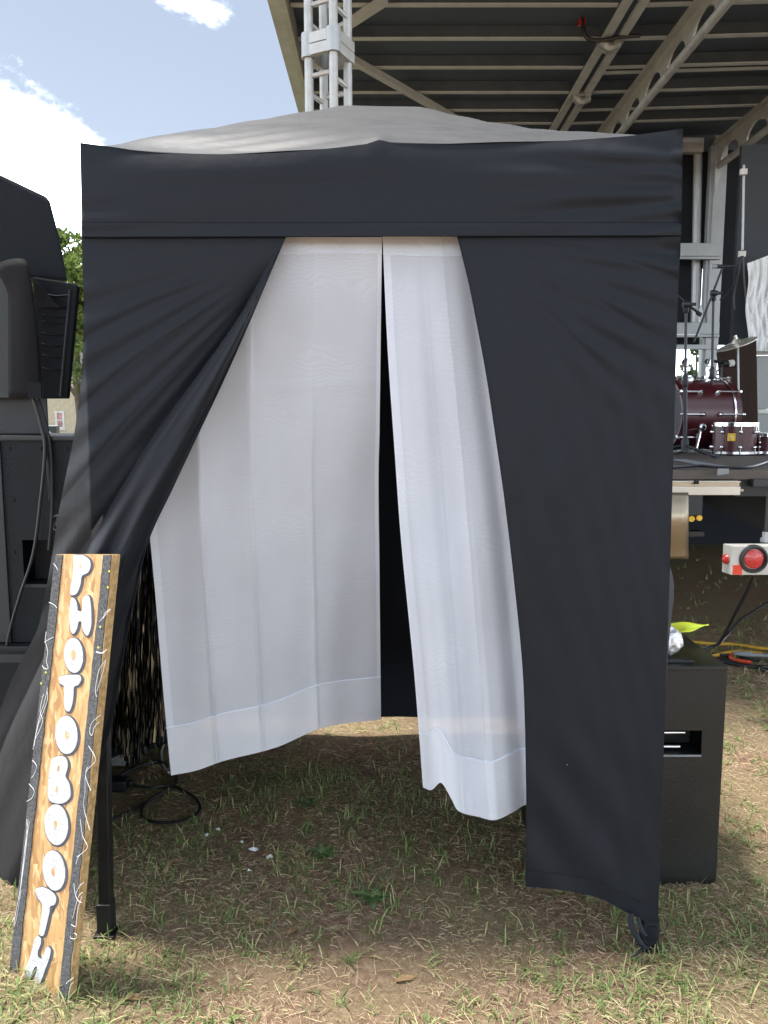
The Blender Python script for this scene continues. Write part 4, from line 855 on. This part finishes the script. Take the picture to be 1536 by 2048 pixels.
def roof_fn(u, v):
    # u across, v from front edge (0) over the peak (.5) to the back edge (1)
    px = 160 + 1206 * u; f = FP(px, eave(px)); bx = cl.x + (cr.x - cl.x) * u; back = Vector((bx, BK, EZ + .02))
    y = f.y + (back.y - f.y) * v; x = f.x + (back.x - f.x) * v; fz = f.z + (FP(px, 284 - 28 * u).z - f.z) * sstep(0, .10, v); ze = fz + (back.z - fz) * v
    hx = abs(u - .5) * 2; hy = abs(v - .5) * 2; t = 1 - min(1, (hx ** 26 + hy ** 26 + 1e-20) ** (1 / 26)); t2 = (1 - hx) * (1 - hy)
    rise = PEAK.z - EZ; z = ze + rise * (max(0, t) ** (1.10 + .22 * sstep(.25, .75, u)))
    z -= .004 * math.sin(math.pi * min(1, t * 2.2)) * (1 - abs(math.sin(math.pi * 2 * (u - .25)))) if t < .45 else 0
    z += .006 * (1 - math.exp(-v / .05)) * (1 - hx ** 8) - .002 * (v > .02) * min(1, (v - .02) * 4) * (1 - hx ** 8)
    for q_ in (u, 1 - u):
        an = math.atan2(v * 1.5 + .01, q_ * 1.5 + .001); rr = math.hypot(v, q_); z += .0024 * math.sin(an * 52 + 1.7 * math.sin(rr * 9)) * math.exp(-((rr - .3) / .22) ** 2) * sstep(.03, .2, abs(hx - hy))
    z += .0035 * math.sin(v * 52 + 5 * math.sin(u * 5) + u * 6) * math.exp(-((v - .16) / .16) ** 2) * (1 - hx) ** .3 * sstep(.02, .2, abs(hx - hy)) + .0016 * math.sin(v * 97 - u * 14 + 3 * math.sin(u * 9)) * math.exp(-((v - .25) / .2) ** 2)
    if v < .06: z += 0
    return Vector((x, y - .012 * math.sin(math.pi * min(1, v * 6)) * (v < .167) * (1 - hx), z))
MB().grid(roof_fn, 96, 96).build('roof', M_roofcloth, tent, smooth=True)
VB = lambda px: 473.5 + (470.5 - 473.5) * (px - 164) / 1200
def fold_val(px, py):
    a = math.atan2(py - 400, 2050 - px); r = sstep(700, 1330, px)
    d = r * .0028 * math.sin(a * 62 + 1.2 * math.sin(px * .008)) * sstep(0, 60, py - 265) * (1 - .6 * sstep(1200, 1366, px))
    d += r * .0024 * math.sin(a * 120 + px * .01) * (1 - sstep(0, 90, abs(py - 400) - 60))
    d += .0035 * math.sin((py - 280) * .10 + px * .006) * (1 - sstep(170, 420, px)) * sstep(380, 420, py)
    d += .003 * math.sin(px * .009 + py * .02)
    if px > 1335: d += .006 * math.sin(py * .115 + 1) * sstep(1335, 1366, px)
    return d
def val_fn(u, v):
    px0 = 160 + 1206 * u; et = eave(px0); py = et + (445 - et) * v
    lean = (3 * v) * (1 - u) * 1.2 - u * 3 * v; px = px0 + lean
    roll = -.004 * math.sin(math.pi * min(1, v * 2.2)) * sstep(.02, .1, u) * sstep(.98, .9, u) if v < .45 else 0
    return FP(px, py, fold_val(px, py) + roll - .004 * math.sin(math.pi * v))
nU = 200
MB().grid(val_fn, 200, 60).build('valance', M_cloth, tent, smooth=True)
def hemband(u, v):
    px0 = 160 + 1206 * u; py = 445.6 + (VB(px0) - 445.6) * v; px = px0 + (3 + .6 * v) * (1 - u) - u * (3 + .5 * v)
    return FP(px, py, fold_val(px, py) * (1 - .5 * v) - .006 + .001 * math.exp(-v * 20))
MB().grid(hemband, nU, 8).build('valance_hem', M_cloth, tent, smooth=True)
for x_, sgn in ((0, -1), (1, 1)):      # side valances
    def sv(u, v):
        f = val_fn(x_, v) if v < 1 else hemband(x_, 1); bx = cl.x if x_ == 0 else cr.x; z = f.z + (EZ + .02 - f.z) * u * (1 - v); return Vector((f.x + (bx - f.x) * u + sgn * .006 * math.sin(u * 20 + v * 5) * math.sin(math.pi * u), f.y + (BK - f.y) * u, z))
    MB().grid(sv, 30, 12).build('side_valance', M_cloth, tent, smooth=True)
# legs
def leg(p, top, name='leg'):
    l = MB().beam((p.x, p.y, .02), top, .034, .034, (0, 1, 0)).build(name, M_legm, tent, bevel=.003)
    MB().box((p.x - .03, p.y - .03, .0), (p.x + .03, p.y + .03, .010)).build('foot_plate', M_legm, l, bevel=.003)
    MB().box((p.x - .021, p.y - .021, .012), (p.x + .021, p.y + .021, .10)).build('foot_sleeve', M_dark, l, bevel=.003); return l
LF = atz(214, 1866, 0); RF = atz(1297, 1893, 0); leg(LF, FP(186, 330, .06)); lr = leg(RF, FP(1334, 320, .085)); leg(Vector((-.73, 3.51, 0)), Vector((-.74, 3.51, 2.1))); leg(Vector((.73, 3.51, 0)), Vector((.74, 3.51, 2.1)))
# straps at the right foot
def strap(pts, w, m=M_cloth, name='tie_strap'):
    P = catmull(pts, 6, False); k = MB(); vs = []
    for i, p in enumerate(P): vs += [p + Vector((-w * .7, -w * .2, 0)), p + Vector((w * .7, w * .2, .0))]
    k.add(vs, [(2 * i, 2 * i + 1, 2 * i + 3, 2 * i + 2) for i in range(len(P) - 1)]); o = k.build(name, m, tent, smooth=True); s = o.modifiers.new('t', 'SOLIDIFY'); s.thickness = .002
def Q(px, py, d): return aty(px, py, d)
strap([Q(1262, 1828, 1.97), Q(1263, 1850, 1.955), Q(1272, 1870, 1.945), Q(1284, 1890, 1.94), Q(1298, 1898, 1.94)], .012)
strap([Q(1276, 1836, 1.965), Q(1282, 1856, 1.95), Q(1288, 1868, 1.945), Q(1293, 1872, 1.945)], .008)
kb = MB()
zc_ = Q(1299, 1883, 1.95).z
kb.lathe((RF.x, RF.y, zc_ - .03), (0, 0, 1), [(0, .0235), (0, .0275), (.022, .0285), (.042, .0265), (.042, .0235)], 12)
kb.build('strap_band', M_cloth, lr, smooth=True)
strap([Q(1300, 1892, 1.935), Q(1285, 1899, 1.925), Q(1274, 1908, 1.915), Q(1266, 1914, 1.91)], .010)

# left flap, tied back and swept out to the left
EDGE = [(473, 571), (560, 534), (640, 500), (760, 447), (880, 390), (980, 343), (1080, 297), (1200, 268), (1330, 243), (1480, 214), (1600, 165), (1700, 105), (1785, 60)]
SIL = [(473, 163), (600, 167), (700, 166), (800, 158), (870, 148), (960, 130), (1050, 113), (1110, 104), (1200, 88), (1260, 74), (1350, 28), (1440, -8), (1600, -70), (1785, -115)]
INN = [(473, 566), (560, 520), (640, 474), (760, 388), (880, 300), (980, 240), (1080, 184), (1200, 140), (1330, 80), (1480, 10), (1785, -100)]
def rid(x): return .5 * math.sin(x) + .5 * (1 - 2 * abs(math.sin(x / 2 + .8)) ** .8)
def left_pt(px, py, u):
    leg_x = 164 + (210 - 164) * (py - 473) / 1400
    d = 0.012
    if px < leg_x: d += (leg_x - px) * .0016 * sstep(560, 900, py)
    x = (px - leg_x) / 610.0; s = (py - 473) / 610.0
    q = max(.25, 1 - x / .74); s0 = s / q
    inn = skey(INN, py); ed = skey(EDGE, py)
    amp = .009 * sstep(0, .3, s) * (1 - .35 * sstep(1.0, 1.8, s)) * sstep(.25, .62, q) * (1 - .5 * sstep(inn - 60, inn, px))
    fo = amp * rid(s0 * 34 - 3.5 * s0 * s0 + .7 * math.sin(x * 7)) + amp * .3 * math.sin(s0 * 57 + 1.2)
    a2 = math.atan2(py - 520, 470 - px); fo += .011 * rid(a2 * 34 + .8 * math.sin(py * .006)) * sstep(950, 1300, py) + .006 * math.sin(a2 * 71) * sstep(900, 1150, py)
    if px < inn: fo += .030 * math.exp((px - inn) / 34.0) * sstep(480, 640, py)
    else:
        w = (px - inn) / max(1, ed - inn); fo += sstep(480, 640, py) * (.030 * math.exp(-w * 7) - .030 * math.sin(math.pi * min(1, w * 1.05)) - .006 * math.sin(w * 11))
    return aty(px, py, fy_at(px) + d + fo)
def left_fn(u, v):
    py = 473 + (1785 - 473) * v + (18 * (u - .0) * v * v * 0); e = skey(EDGE, py); s = skey(SIL, py); return left_pt(e + (s - e) * u, py, u)
MB().grid(left_fn, 150, 240).build('front_flap', M_cloth, tent, smooth=True)
def left_wall(u, v):
    py = 440 + (1785 - 440) * v; s = skey(SIL, py); f = left_pt(s, py, 1); b = Vector((-.775 - .10 * v, BK + .02, f.z))
    w = .02 * math.sin(u * 17 + v * 4) * math.sin(math.pi * u) * v
    return Vector((f.x + (b.x - f.x) * u - w - .06 * math.sin(math.pi * u) * v * (1 if v > .3 else v / .3), f.y + (b.y - f.y) * u, f.z + .16 * v * u))
MB().grid(left_wall, 40, 60).build('side_wall', M_clothin, tent, smooth=True)
# right flap
REDGE = [(471, 915), (560, 937), (660, 957), (760, 975), (880, 993), (1000, 1010), (1170, 1030), (1350, 1047), (1560, 1053), (1700, 1053), (1772, 1052)]
RRIGHT = [(471, 1361), (500, 1361), (560, 1357), (700, 1353), (900, 1347), (1100, 1341), (1400, 1331), (1700, 1321), (1846, 1316)]
def rbot(u): return skey([(0, 1772), (.3, 1780), (.55, 1795), (.78, 1826), (.92, 1843), (1, 1846)], u)
def right_pt(px, py):
    dx = px - 880; dyy = py - 455; a = math.atan2(dyy, dx); r = math.hypot(dx, dyy)
    amp = .0088 * sstep(110, 300, r) * sstep(1.0, .55, a) * (1 - .55 * sstep(380, 560, r)) * sstep(.02, .12, a)
    fo = amp * rid(a * 24 + 1.0 * math.sin(r * .008) + .4) + amp * .35 * sstep(260, 400, r) * math.sin(a * 51 + r * .006)
    fo += .006 * math.sin(px * .012 + py * .0042 + 1) * sstep(700, 1000, py)
    fo += .0016 * math.sin(px * .055 + py * .012 + 2 * math.sin(py * .007)) * sstep(650, 900, py) + .0010 * math.sin(px * .11 - py * .03 + 1.5 * math.sin(px * .02)) * sstep(560, 800, py)
    fo += .005 * math.sin((px - 1053) * .05 - (py - 1500) * .038) * sstep(1380, 1600, py) * sstep(1330, 1150, px)
    fo += .006 * math.sin(py * .09) * sstep(1300, 1360, px) * sstep(640, 520, py)
    return FP(px, py, .010 + fo)
def right_fn(u, v):
    v = .55 * v * v + .45 * v
    py = 471 + (rbot(u) - 471) * v; e = skey(REDGE, py); r = skey(RRIGHT, py); px = e + (r - e) * u
    p = right_pt(px, py); 
    return p
def edge_hem(pts): MB().tube(pts, .0018, 6).build('edge_hem', M_clothin, tent, smooth=True)
edge_hem([right_fn(0, k / 60) for k in range(61)]); edge_hem([right_fn(k / 40, 1) for k in range(41)]); edge_hem([left_fn(0, k / 80) for k in range(81)])
for off in (.012,):     # stitched line just inside the free edges
    MB().tube([right_fn(k / 40, .985) + Vector((0, -.0015, 0)) for k in range(41)], .0012, 5).build('stitch_line', M_clothin, tent)
MB().grid(right_fn, 170, 240).build('front_flap', M_cloth, tent, smooth=True)
def right_wall(u, v):
    py = 440 + (1700 - 440) * v; f = FP(skey(RRIGHT, py), py, .012); bz = f.z; b = Vector((.775, BK + .02, bz))
    bul = .115 * math.exp(-((v - .66) / .22) ** 2) + .02
    bul += .02 * math.exp(-((v - .62) / .05) ** 2)
    return Vector((f.x + (b.x - f.x) * u + bul * math.sin(math.pi * min(1, u * 1.5)) * (1 if u < .67 else math.sin(math.pi * min(1, u * 1.0)) ** .3) + .008 * math.sin(u * 25 + v * 3) * math.sin(math.pi * u), f.y + (b.y - f.y) * u, f.z))
MB().grid(right_wall, 40, 50).build('side_wall', M_clothin, tent, smooth=True)
zb_ = aty(800, 1437, BK - .01).z
def back_fn(u, v):
    x = cl.x + (cr.x - cl.x) * u; x += (-.13 * max(0, 1 - u * 6) + .03 * max(0, u * 6 - 5)) * v; return Vector((x, BK + .004 + .008 * math.sin(u * 22 + v * 2), (EZ + .025) * (1 - v) + zb_ * v + .0))
MB().grid(back_fn, 40, 20).build('back_wall', M_clothin, tent, smooth=True)
MB().tube([FP(150 + 40, 466, .05), FP(1340, 462, .05)], .008, 8).build('curtain_rod', M_legm, tent)

# ------------------------------------------------------------------ sheer curtains
def curtain(name_label, fn, nu, nv, hemv, headv, sidecols):
    root = thing('sheer_curtain', fn(.5, 1.0), name_label, 'curtain', 'sheer curtains in the booth entrance')
    regs = {'panel': MB(), 'hem': MB(), 'header': MB(), 'side_hem': MB()}
    us = list(np.linspace(0, 1, nu + 1)); vs = list(np.linspace(0, 1, nv + 1))
    P = [[fn(u, v) for u in us] for v in vs]
    for k, m in regs.items():
        faces = []
        for j in range(nv):
            for i in range(nu):
                vm = (vs[j] + vs[j + 1]) / 2; um = (us[i] + us[i + 1]) / 2
                reg = 'header' if vm < headv else 'hem' if vm > hemv else 'side_hem' if sidecols(um) else 'panel'
                if reg == k: faces.append((j * (nu + 1) + i, j * (nu + 1) + i + 1, (j + 1) * (nu + 1) + i + 1, (j + 1) * (nu + 1) + i))
        used = sorted({i for f in faces for i in f}); idx = {o: n for n, o in enumerate(used)}
        m.add([P[o // (nu + 1)][o % (nu + 1)] for o in used], [tuple(idx[i] for i in f) for f in faces])
        if faces: m.build(k, M_sheer if k == 'panel' else M_hem, root, smooth=True)
        if k == 'hem': pass
    # stitched ridge along hem
    jh = min(range(1, nv + 1), key=lambda j: abs(vs[j] - headv)); MB().tube([P[jh][i] + Vector((0, -.002, .0)) for i in range(nu + 1)], .0022, 5).build('header_stitch', M_hem, root, smooth=True)
    jr = min(range(nv + 1), key=lambda j: abs(vs[j] - hemv)); MB().tube([P[jr][i] + Vector((0, -.002, 0)) for i in range(nu + 1)], .0032, 5).build('hem_stitch', M_hem, root, smooth=True)
    return root
def tri(x): x = x % 1; return 1 - abs(2 * x - 1)
LB = [(0, 1551), (.12, 1541), (.25, 1522), (.5, 1495), (.72, 1456), (1, 1439)]
def lc(u, v):
    xl_ = skey([(0, 276), (.5, 296), (.68, 312), (.85, 327), (1, 342)], v); xr_ = skey([(0, 764), (.4, 759), (.5, 757), (.7, 759), (1, 762)], v)
    px = xl_ + (xr_ - xl_) * u; py = 474 + (skey(LB, u) - 474) * v
    d = 2.075 + (.24 + .30 * u ** 1.4) * v ** 1.35
    cre = [0, .22, .44, .70, 1.0]; k = max(i for i in range(5) if cre[i] <= u + 1e-9); k = min(k, 3); t = (u - cre[k]) / (cre[k + 1] - cre[k])
    fold = (.028, .024, .018, .012)[k] * (math.sin(math.pi * t) ** .8 if t > 0 and t < 1 else 0) * (.25 + .75 * v) * (1 if k % 2 else .8)
    for c_ in (.22, .44, .70): d -= .0055 * math.exp(-((u - c_ - .02 * (1 - v)) / .007) ** 2) * (.3 + .7 * v)
    for c_ in (.30, .515, .735): d -= .0035 * math.exp(-((v - c_) / .006) ** 2)
    d += fold + .004 * math.sin(u * 31 + v * 7) * v + .003 * math.sin(v * 19 + u * 4)
    return aty(px, py, d)
curtain('wide left sheer white curtain blown inward with its hem rising', lc, 180, 90, .912, .028, lambda u: u < .035 or u > .985)
RBm = [(0, 1575), (.06, 1580), (.13, 1566), (.2, 1596), (.25, 1621), (.4, 1634), (.52, 1640), (.66, 1622), (.74, 1610), (.82, 1625), (1, 1640)]
def rc(u, v):
    xl_ = skey([(0, 765), (.2, 775), (.4, 790), (.55, 802), (.8, 829), (1, 846)], v); xr_ = skey([(0, 985), (.5, 1075), (1, 1125)], v)
    px = xl_ + (xr_ - xl_) * u; yb = skey(RBm, u); py = 473 + (yb - 473) * v
    d = 2.07 + .05 * v
    d += v ** .8 * (.015 * math.cos(u * 17.5) + .007 * math.sin(u * 33 + 2)) - .02 * v * (tri(u * 2.6 + .1))
    d += .004 * math.sin(v * 15 + u * 6)
    for c_ in (.30, .47): d -= .005 * math.exp(-((u - c_ - .06 * (1 - v)) / .010) ** 2) * (.3 + .7 * v)
    return aty(px, py, d)
curtain('narrow right sheer white curtain hanging nearly straight by the right flap', rc, 110, 90, .90, .028, lambda u: u < .065)

# ------------------------------------------------------------------ tinsel fringe
def tinsel():
    k = MB(); n = 300
    for i in range(n):
        t = random.random(); px = 214 + 116 * t; y = 2.75 + .65 * random.random(); top = aty(px + 22, 1010, y); bot_py = key([(0, 1505), (.2, 1500), (.35, 1535), (.5, 1525), (.75, 1485), (1, 1480)], t) + random.uniform(-22, 8)
        P = []; ph = random.uniform(0, 6); w = random.uniform(.0022, .0045)
        for j in range(9):
            f = j / 8; q = aty(px + 22 * (1 - f) + 4 * math.sin(f * 6 + ph) * f, 1010 + (bot_py - 1010) * f, y); a = ph + f * random.uniform(2, 9); P.append((q, Vector((math.cos(a), math.sin(a), 0)) * w))
        vs = []
        for q, d in P: vs += [q - d, q + d]
        k.add(vs, [(2 * j, 2 * j + 1, 2 * j + 3, 2 * j + 2) for j in range(8)])
    o = k.build('tinsel_fringe', M_tinsel, loc=aty(270, 1500, 3.0)); tag(o, 'shiny black and gold tinsel fringe hanging inside the booth by the left leg', 'fringe')
M_tinsel = mat('tinsel_foil', (.02, .02, .022), .2, .85, 0, 75, col2=(.56, .55, .52), detail=1, stretch=(1, 1, .14))
_r = [n for n in M_tinsel.node_tree.nodes if n.type == 'VALTORGB'][0].color_ramp.elements; _r[0].position = .52; _r[1].position = .62
tinsel()

# ------------------------------------------------------------------ cables at the booth's left foot
for nm, mt, r, lab, pts in (('coiled_cable', M_cable, .0055, 'black cable looped on the grass behind the left tent leg', ((232, 1560), (262, 1570), (300, 1575), (345, 1572), (390, 1596), (398, 1622), (360, 1642), (310, 1644), (284, 1632), (290, 1608), (330, 1582), (350, 1570), (352, 1552))),
                        ('coiled_cable', M_cable, .008, 'thick black cable arching past the left curtain corner', ((225, 1562), (250, 1546), (285, 1530), (318, 1524), (335, 1533))),
                        ('coiled_cable', M_cable, .005, 'thin black cable crossing the grass to the left of the loop', ((210, 1645), (255, 1625), (290, 1605), (340, 1575))),
                        ('charger_cable', M_whitep, .005, 'white cable curving beside the left curtain corner', ((338, 1545), (326, 1528), (322, 1505), (328, 1490)))):
    P = [atz(x, y, .014) for x, y in pts]; tag(MB().tube(catmull(P, 7, False), r, 7).build(nm, mt, smooth=True, loc=P[0]), lab, 'cable', 'cables by the left tent leg')
c = atz(240, 1566, .03); pb = thing('power_adapter', c, 'black power adapter lying among the cables behind the left tent leg', 'adapter')
MB().box((c.x - .05, c.y - .03, .004), (c.x + .03, c.y + .03, .05)).build('body', M_dark, pb, bevel=.008); MB().box((c.x + .03, c.y - .012, .015), (c.x + .05, c.y + .012, .04)).build('plug', M_dark, pb, bevel=.004)
c = atz(235, 1530, .01); MBp = MB().add([(c.x - .06, c.y - .03, .02), (c.x + .05, c.y - .04, .025), (c.x + .06, c.y + .04, .04), (c.x - .05, c.y + .05, .035)], [(0, 1, 2, 3)]).build('paper_scrap', M_paper, loc=c); tag(MBp, 'white sheet of paper behind the left tent leg', 'paper scrap')

# ------------------------------------------------------------------ PHOTO BOOTH board
def board():
    BL = atz(20, 1946, -.01); BR = atz(136, 2010, -.01); TR = aty(230, 1109, 1.885); TL = aty(108, 1109, 1.975)
    def uv(u, v): return (BL * (1 - u) + BR * u) * (1 - v) + (TL * (1 - u) + TR * u) * v
    e = (BR - BL).normalized(); up = ((TL + TR) / 2 - (BL + BR) / 2).normalized(); n = up.cross(e).normalized()
    if n.y > 0: n = -n
    O = (BL + BR) / 2; E = e; W = up
    ctr = (BL + BR + TL + TR) / 4
    root = thing('photo_booth_sign', O, 'tall strand board sign painted PHOTO BOOTH leaning by the left tent leg', 'sign')
    pts = [BL, BR, TR, TL]; pts = [p - n * ((p - ctr).dot(n)) for p in pts]; th = .024
    b = MB().prism(pts, [p - n * .0008 - n * 0 for p in pts]); 
    bb = MB().prism([p - n * .001 for p in pts], [p - n * th for p in pts]); bb.build('board_core', M_osbedge, root, bevel=.0015)
    b = MB().prism(pts, [p - n * .0009 for p in pts]); b.build('board_face', M_osb, root)
    BLp, BRp, TRp, TLp = pts
    def bil(u, v, h=0): return (BLp * (1 - u) + BRp * u) * (1 - v) + (TLp * (1 - u) + TRp * u) * v + n * h
    def onp(px, py, h=0):
        r = ray(px, py); t = (ctr - CAM).dot(n) / r.dot(n); return CAM + r * t + n * h
    random.seed(5)
    for (u0, u1, nm) in ((.0, .142, 'edge_band'), (.85, .995, 'edge_band')):
        N = 46; lft = [bil(u0 + (random.uniform(0, .012) if u0 > .5 else 0), k / N * .998 + .001) for k in range(N + 1)]; rgt = [bil(u1 + (random.uniform(-.008, .008) if u0 < .5 else random.uniform(-.012, .004)), k / N * .998 + .001) for k in range(N + 1)]
        m = MB(); h = .0035
        fl = [p + n * h for p in lft]; fr = [p + n * h for p in rgt]
        ring = fl + fr[::-1]; base = [p + n * .0003 for p in (lft + rgt[::-1])]
        m.add(fl + fr + [p + n * .0003 for p in lft] + [p + n * .0003 for p in rgt],
              [(k, N + 1 + k, N + 2 + k, k + 1) for k in range(N)] + [(k, k + 1, 2 * (N + 1) + k + 1, 2 * (N + 1) + k) for k in range(N)] + [(N + 1 + k, 3 * (N + 1) + k, 3 * (N + 1) + k + 1, N + 2 + k) for k in range(N)])
        m.build(nm, M_felt, root)
    # letters traced in the photograph
    def z4(p): return [(80 + x / 6.4, 1080 + y / 6.4) for x, y in p]
    def z3(p): return [(x / 2.1166, 1080 + y / 2.1166) for x, y in p]
    def z5(p): return [(10 + x / 5.884, 1700 + y / 5.884) for x, y in p]
    def ell(cx, cy, rx, ry, tilt=0, n_=14): return [(cx + rx * math.cos(t) * math.cos(tilt) - ry * math.sin(t) * math.sin(tilt), cy + rx * math.cos(t) * math.sin(tilt) + ry * math.sin(t) * math.cos(tilt)) for t in [2 * math.pi * k / n_ for k in range(n_)]]
    Ls = [
     (z4([(440, 195), (500, 190), (570, 200), (640, 255), (655, 340), (620, 415), (545, 460), (528, 560), (485, 675), (430, 705), (398, 690), (400, 600), (425, 480), (435, 350), (434, 250)]), [z4(ell(522, 330, 12, 26))]),
     (z4([(410, 742), (445, 748), (470, 790), (488, 860), (492, 902), (545, 902), (550, 770), (590, 712), (635, 722), (655, 800), (665, 940), (665, 1080), (638, 1190), (610, 1222), (570, 1180), (545, 1110), (535, 1045), (502, 1048), (482, 1130), (447, 1195), (415, 1187), (395, 1120), (386, 980), (390, 840)]), []),
     (z4(ell(438, 1475, 122, 224, -.06)), [z4(ell(436, 1465, 28, 62))]),
     (z3([(253, 582), (275, 572), (305, 570), (338, 572), (346, 590), (334, 612), (316, 622), (314, 655), (308, 695), (296, 724), (280, 718), (274, 690), (274, 650), (273, 618), (256, 606)]), []),
     (z3(ell(284, 824, 47, 81, -.05)), [z3(ell(287, 826, 7, 18))]),
     (z3([(224, 925), (255, 914), (280, 922), (290, 955), (280, 1000), (297, 1035), (300, 1085), (272, 1112), (232, 1112), (208, 1092), (207, 1030), (214, 965)]), [z3(ell(250, 966, 3.5, 14, .2)), z3(ell(243, 1052, 4, 14, .1))]),
     (z3(ell(241, 1204, 50, 86, -.05)), [z3(ell(238, 1200, 7, 15))]),
     (z3(ell(231, 1398, 47, 85, -.12)), [z3(ell(229, 1402, 7, 18))]),
     (z5([(365, 480), (385, 445), (440, 435), (505, 455), (570, 500), (608, 560), (600, 620), (575, 648), (540, 655), (532, 720), (505, 840), (470, 980), (440, 1008), (412, 980), (420, 860), (445, 720), (440, 625), (395, 560)]), []),
     (z5([(385, 1012), (425, 1035), (430, 1090), (412, 1145), (393, 1200), (400, 1258), (440, 1272), (470, 1200), (500, 1132), (530, 1150), (545, 1195), (520, 1300), (480, 1400), (440, 1520), (400, 1600), (365, 1588), (355, 1530), (383, 1405), (383, 1370), (357, 1375), (320, 1460), (285, 1510), (252, 1490), (249, 1400), (290, 1290), (330, 1150), (350, 1060)]), [])]
    for nm, (poly, holes) in zip('PHOTOBOOTH', Ls):
        C = catmull([(x, y, 0) for x, y in poly], 4); N = len(C); area = sum(C[i].x * C[(i + 1) % N].y - C[(i + 1) % N].x * C[i].y for i in range(N)); sg = 1 if area > 0 else -1
        offs = []
        for i in range(N):
            t = (C[(i + 1) % N] - C[i - 1]).normalized(); nn = Vector((t.y, -t.x, 0)) * sg; offs.append(C[i] + nn * 2.9 + Vector((1.9, 1.7, 0)))
        f = [onp(p.x, p.y, .0012) for p in offs]; g = MB().prism(f, [p - n * .001 for p in f]).build('letter_outline', M_letg, root)
        f = [onp(p.x, p.y, .0024) for p in C]; l = MB().prism(f, [p - n * .001 for p in f]).build('letter', M_letw, root)
        for h in holes:
            hc = catmull([(x, y, 0) for x, y in h], 2); f = [onp(p.x, p.y, .0032) for p in hc]; MB().prism(f, [p - n * .0006 for p in f]).build('letter_counter', M_osb, l)
    # white squiggles on the bands
    def sq(pts, r=.0007):
        P = [onp(x, y, .0038) for x, y in catmull_px(pts)]; MB().tube(P, r, 5).build('paint_squiggle', M_glue, root, smooth=True)
    def catmull_px(pts): return [(v.x, v.y) for v in catmull([(x, y, 0) for x, y in pts], 5, False)]
    for pts in (z4([(188, 300), (225, 345), (240, 385)]), z4([(132, 795), (200, 830), (232, 870)]), z4([(70, 1305), (130, 1270), (190, 1240)]), z4([(95, 1170), (85, 1290), (115, 1420), (100, 1550), (120, 1640), (70, 1640), (45, 1600)]), z4([(780, 1040), (830, 980), (850, 930), (920, 880)]), z4([(825, 1000), (870, 935), (915, 890)]), z4([(735, 1435), (800, 1445), (870, 1400)]), z4([(860, 1530), (780, 1640), (745, 1780), (725, 1920), (740, 2005)]),
                z3([(206, 625), (195, 680), (170, 760), (145, 885)]), z3([(205, 640), (205, 680), (165, 790), (150, 870)]), z3([(190, 650), (175, 720), (185, 770), (150, 850)]), z3([(142, 930), (160, 955), (150, 990), (138, 1005)]), z3([(128, 1030), (150, 1060), (140, 1090), (118, 1105)]),
                z3([(125, 1180), (112, 1290), (95, 1450), (70, 1590), (65, 1630), (75, 1600), (95, 1480)]), z3([(118, 1180), (120, 1260), (100, 1420), (85, 1520)]), z3([(130, 1190), (108, 1330), (92, 1470)]),
                z3([(432, 740), (395, 770), (385, 810), (395, 825), (405, 790), (425, 770)]), z3([(380, 870), (410, 930), (370, 980), (365, 1060), (360, 1130), (385, 1225)]), z3([(375, 960), (368, 1000), (390, 1060)]), z3([(345, 1180), (355, 1250), (375, 1300), (330, 1340)]), z3([(415, 640), (440, 560), (452, 510)]), z3([(412, 470), (440, 478), (456, 462)]),
                z5([(825, 385), (840, 500), (870, 580), (915, 612)]), z5([(850, 510), (890, 420), (940, 378)]), z5([(810, 800), (835, 700), (880, 540), (930, 490)]), z5([(795, 868), (850, 885), (870, 700), (920, 540)]), z5([(830, 970), (858, 990), (845, 1035), (790, 1030), (785, 1000)]), z5([(735, 1565), (770, 1530), (820, 1495)]), z5([(820, 1550), (785, 1590), (760, 1720), (748, 1850)]), z5([(698, 1795), (750, 1790), (800, 1775)]), z5([(950, 10), (880, 70), (850, 160)])):
        sq(pts)
    for (x, y) in z4([(887, 605), (765, 1375), (790, 1110), (905, 400)]) + z3([(180, 606), (200, 560)]):
        f = onp(x, y, .0042); MB().lathe(f, n, [(0, .003), (.001, .0025), (.0012, 0)], 7).build('paint_speck', M_yspeck, root)
M_yspeck = mat('yellow_speck', (.75, .70, .05), .5)
board()
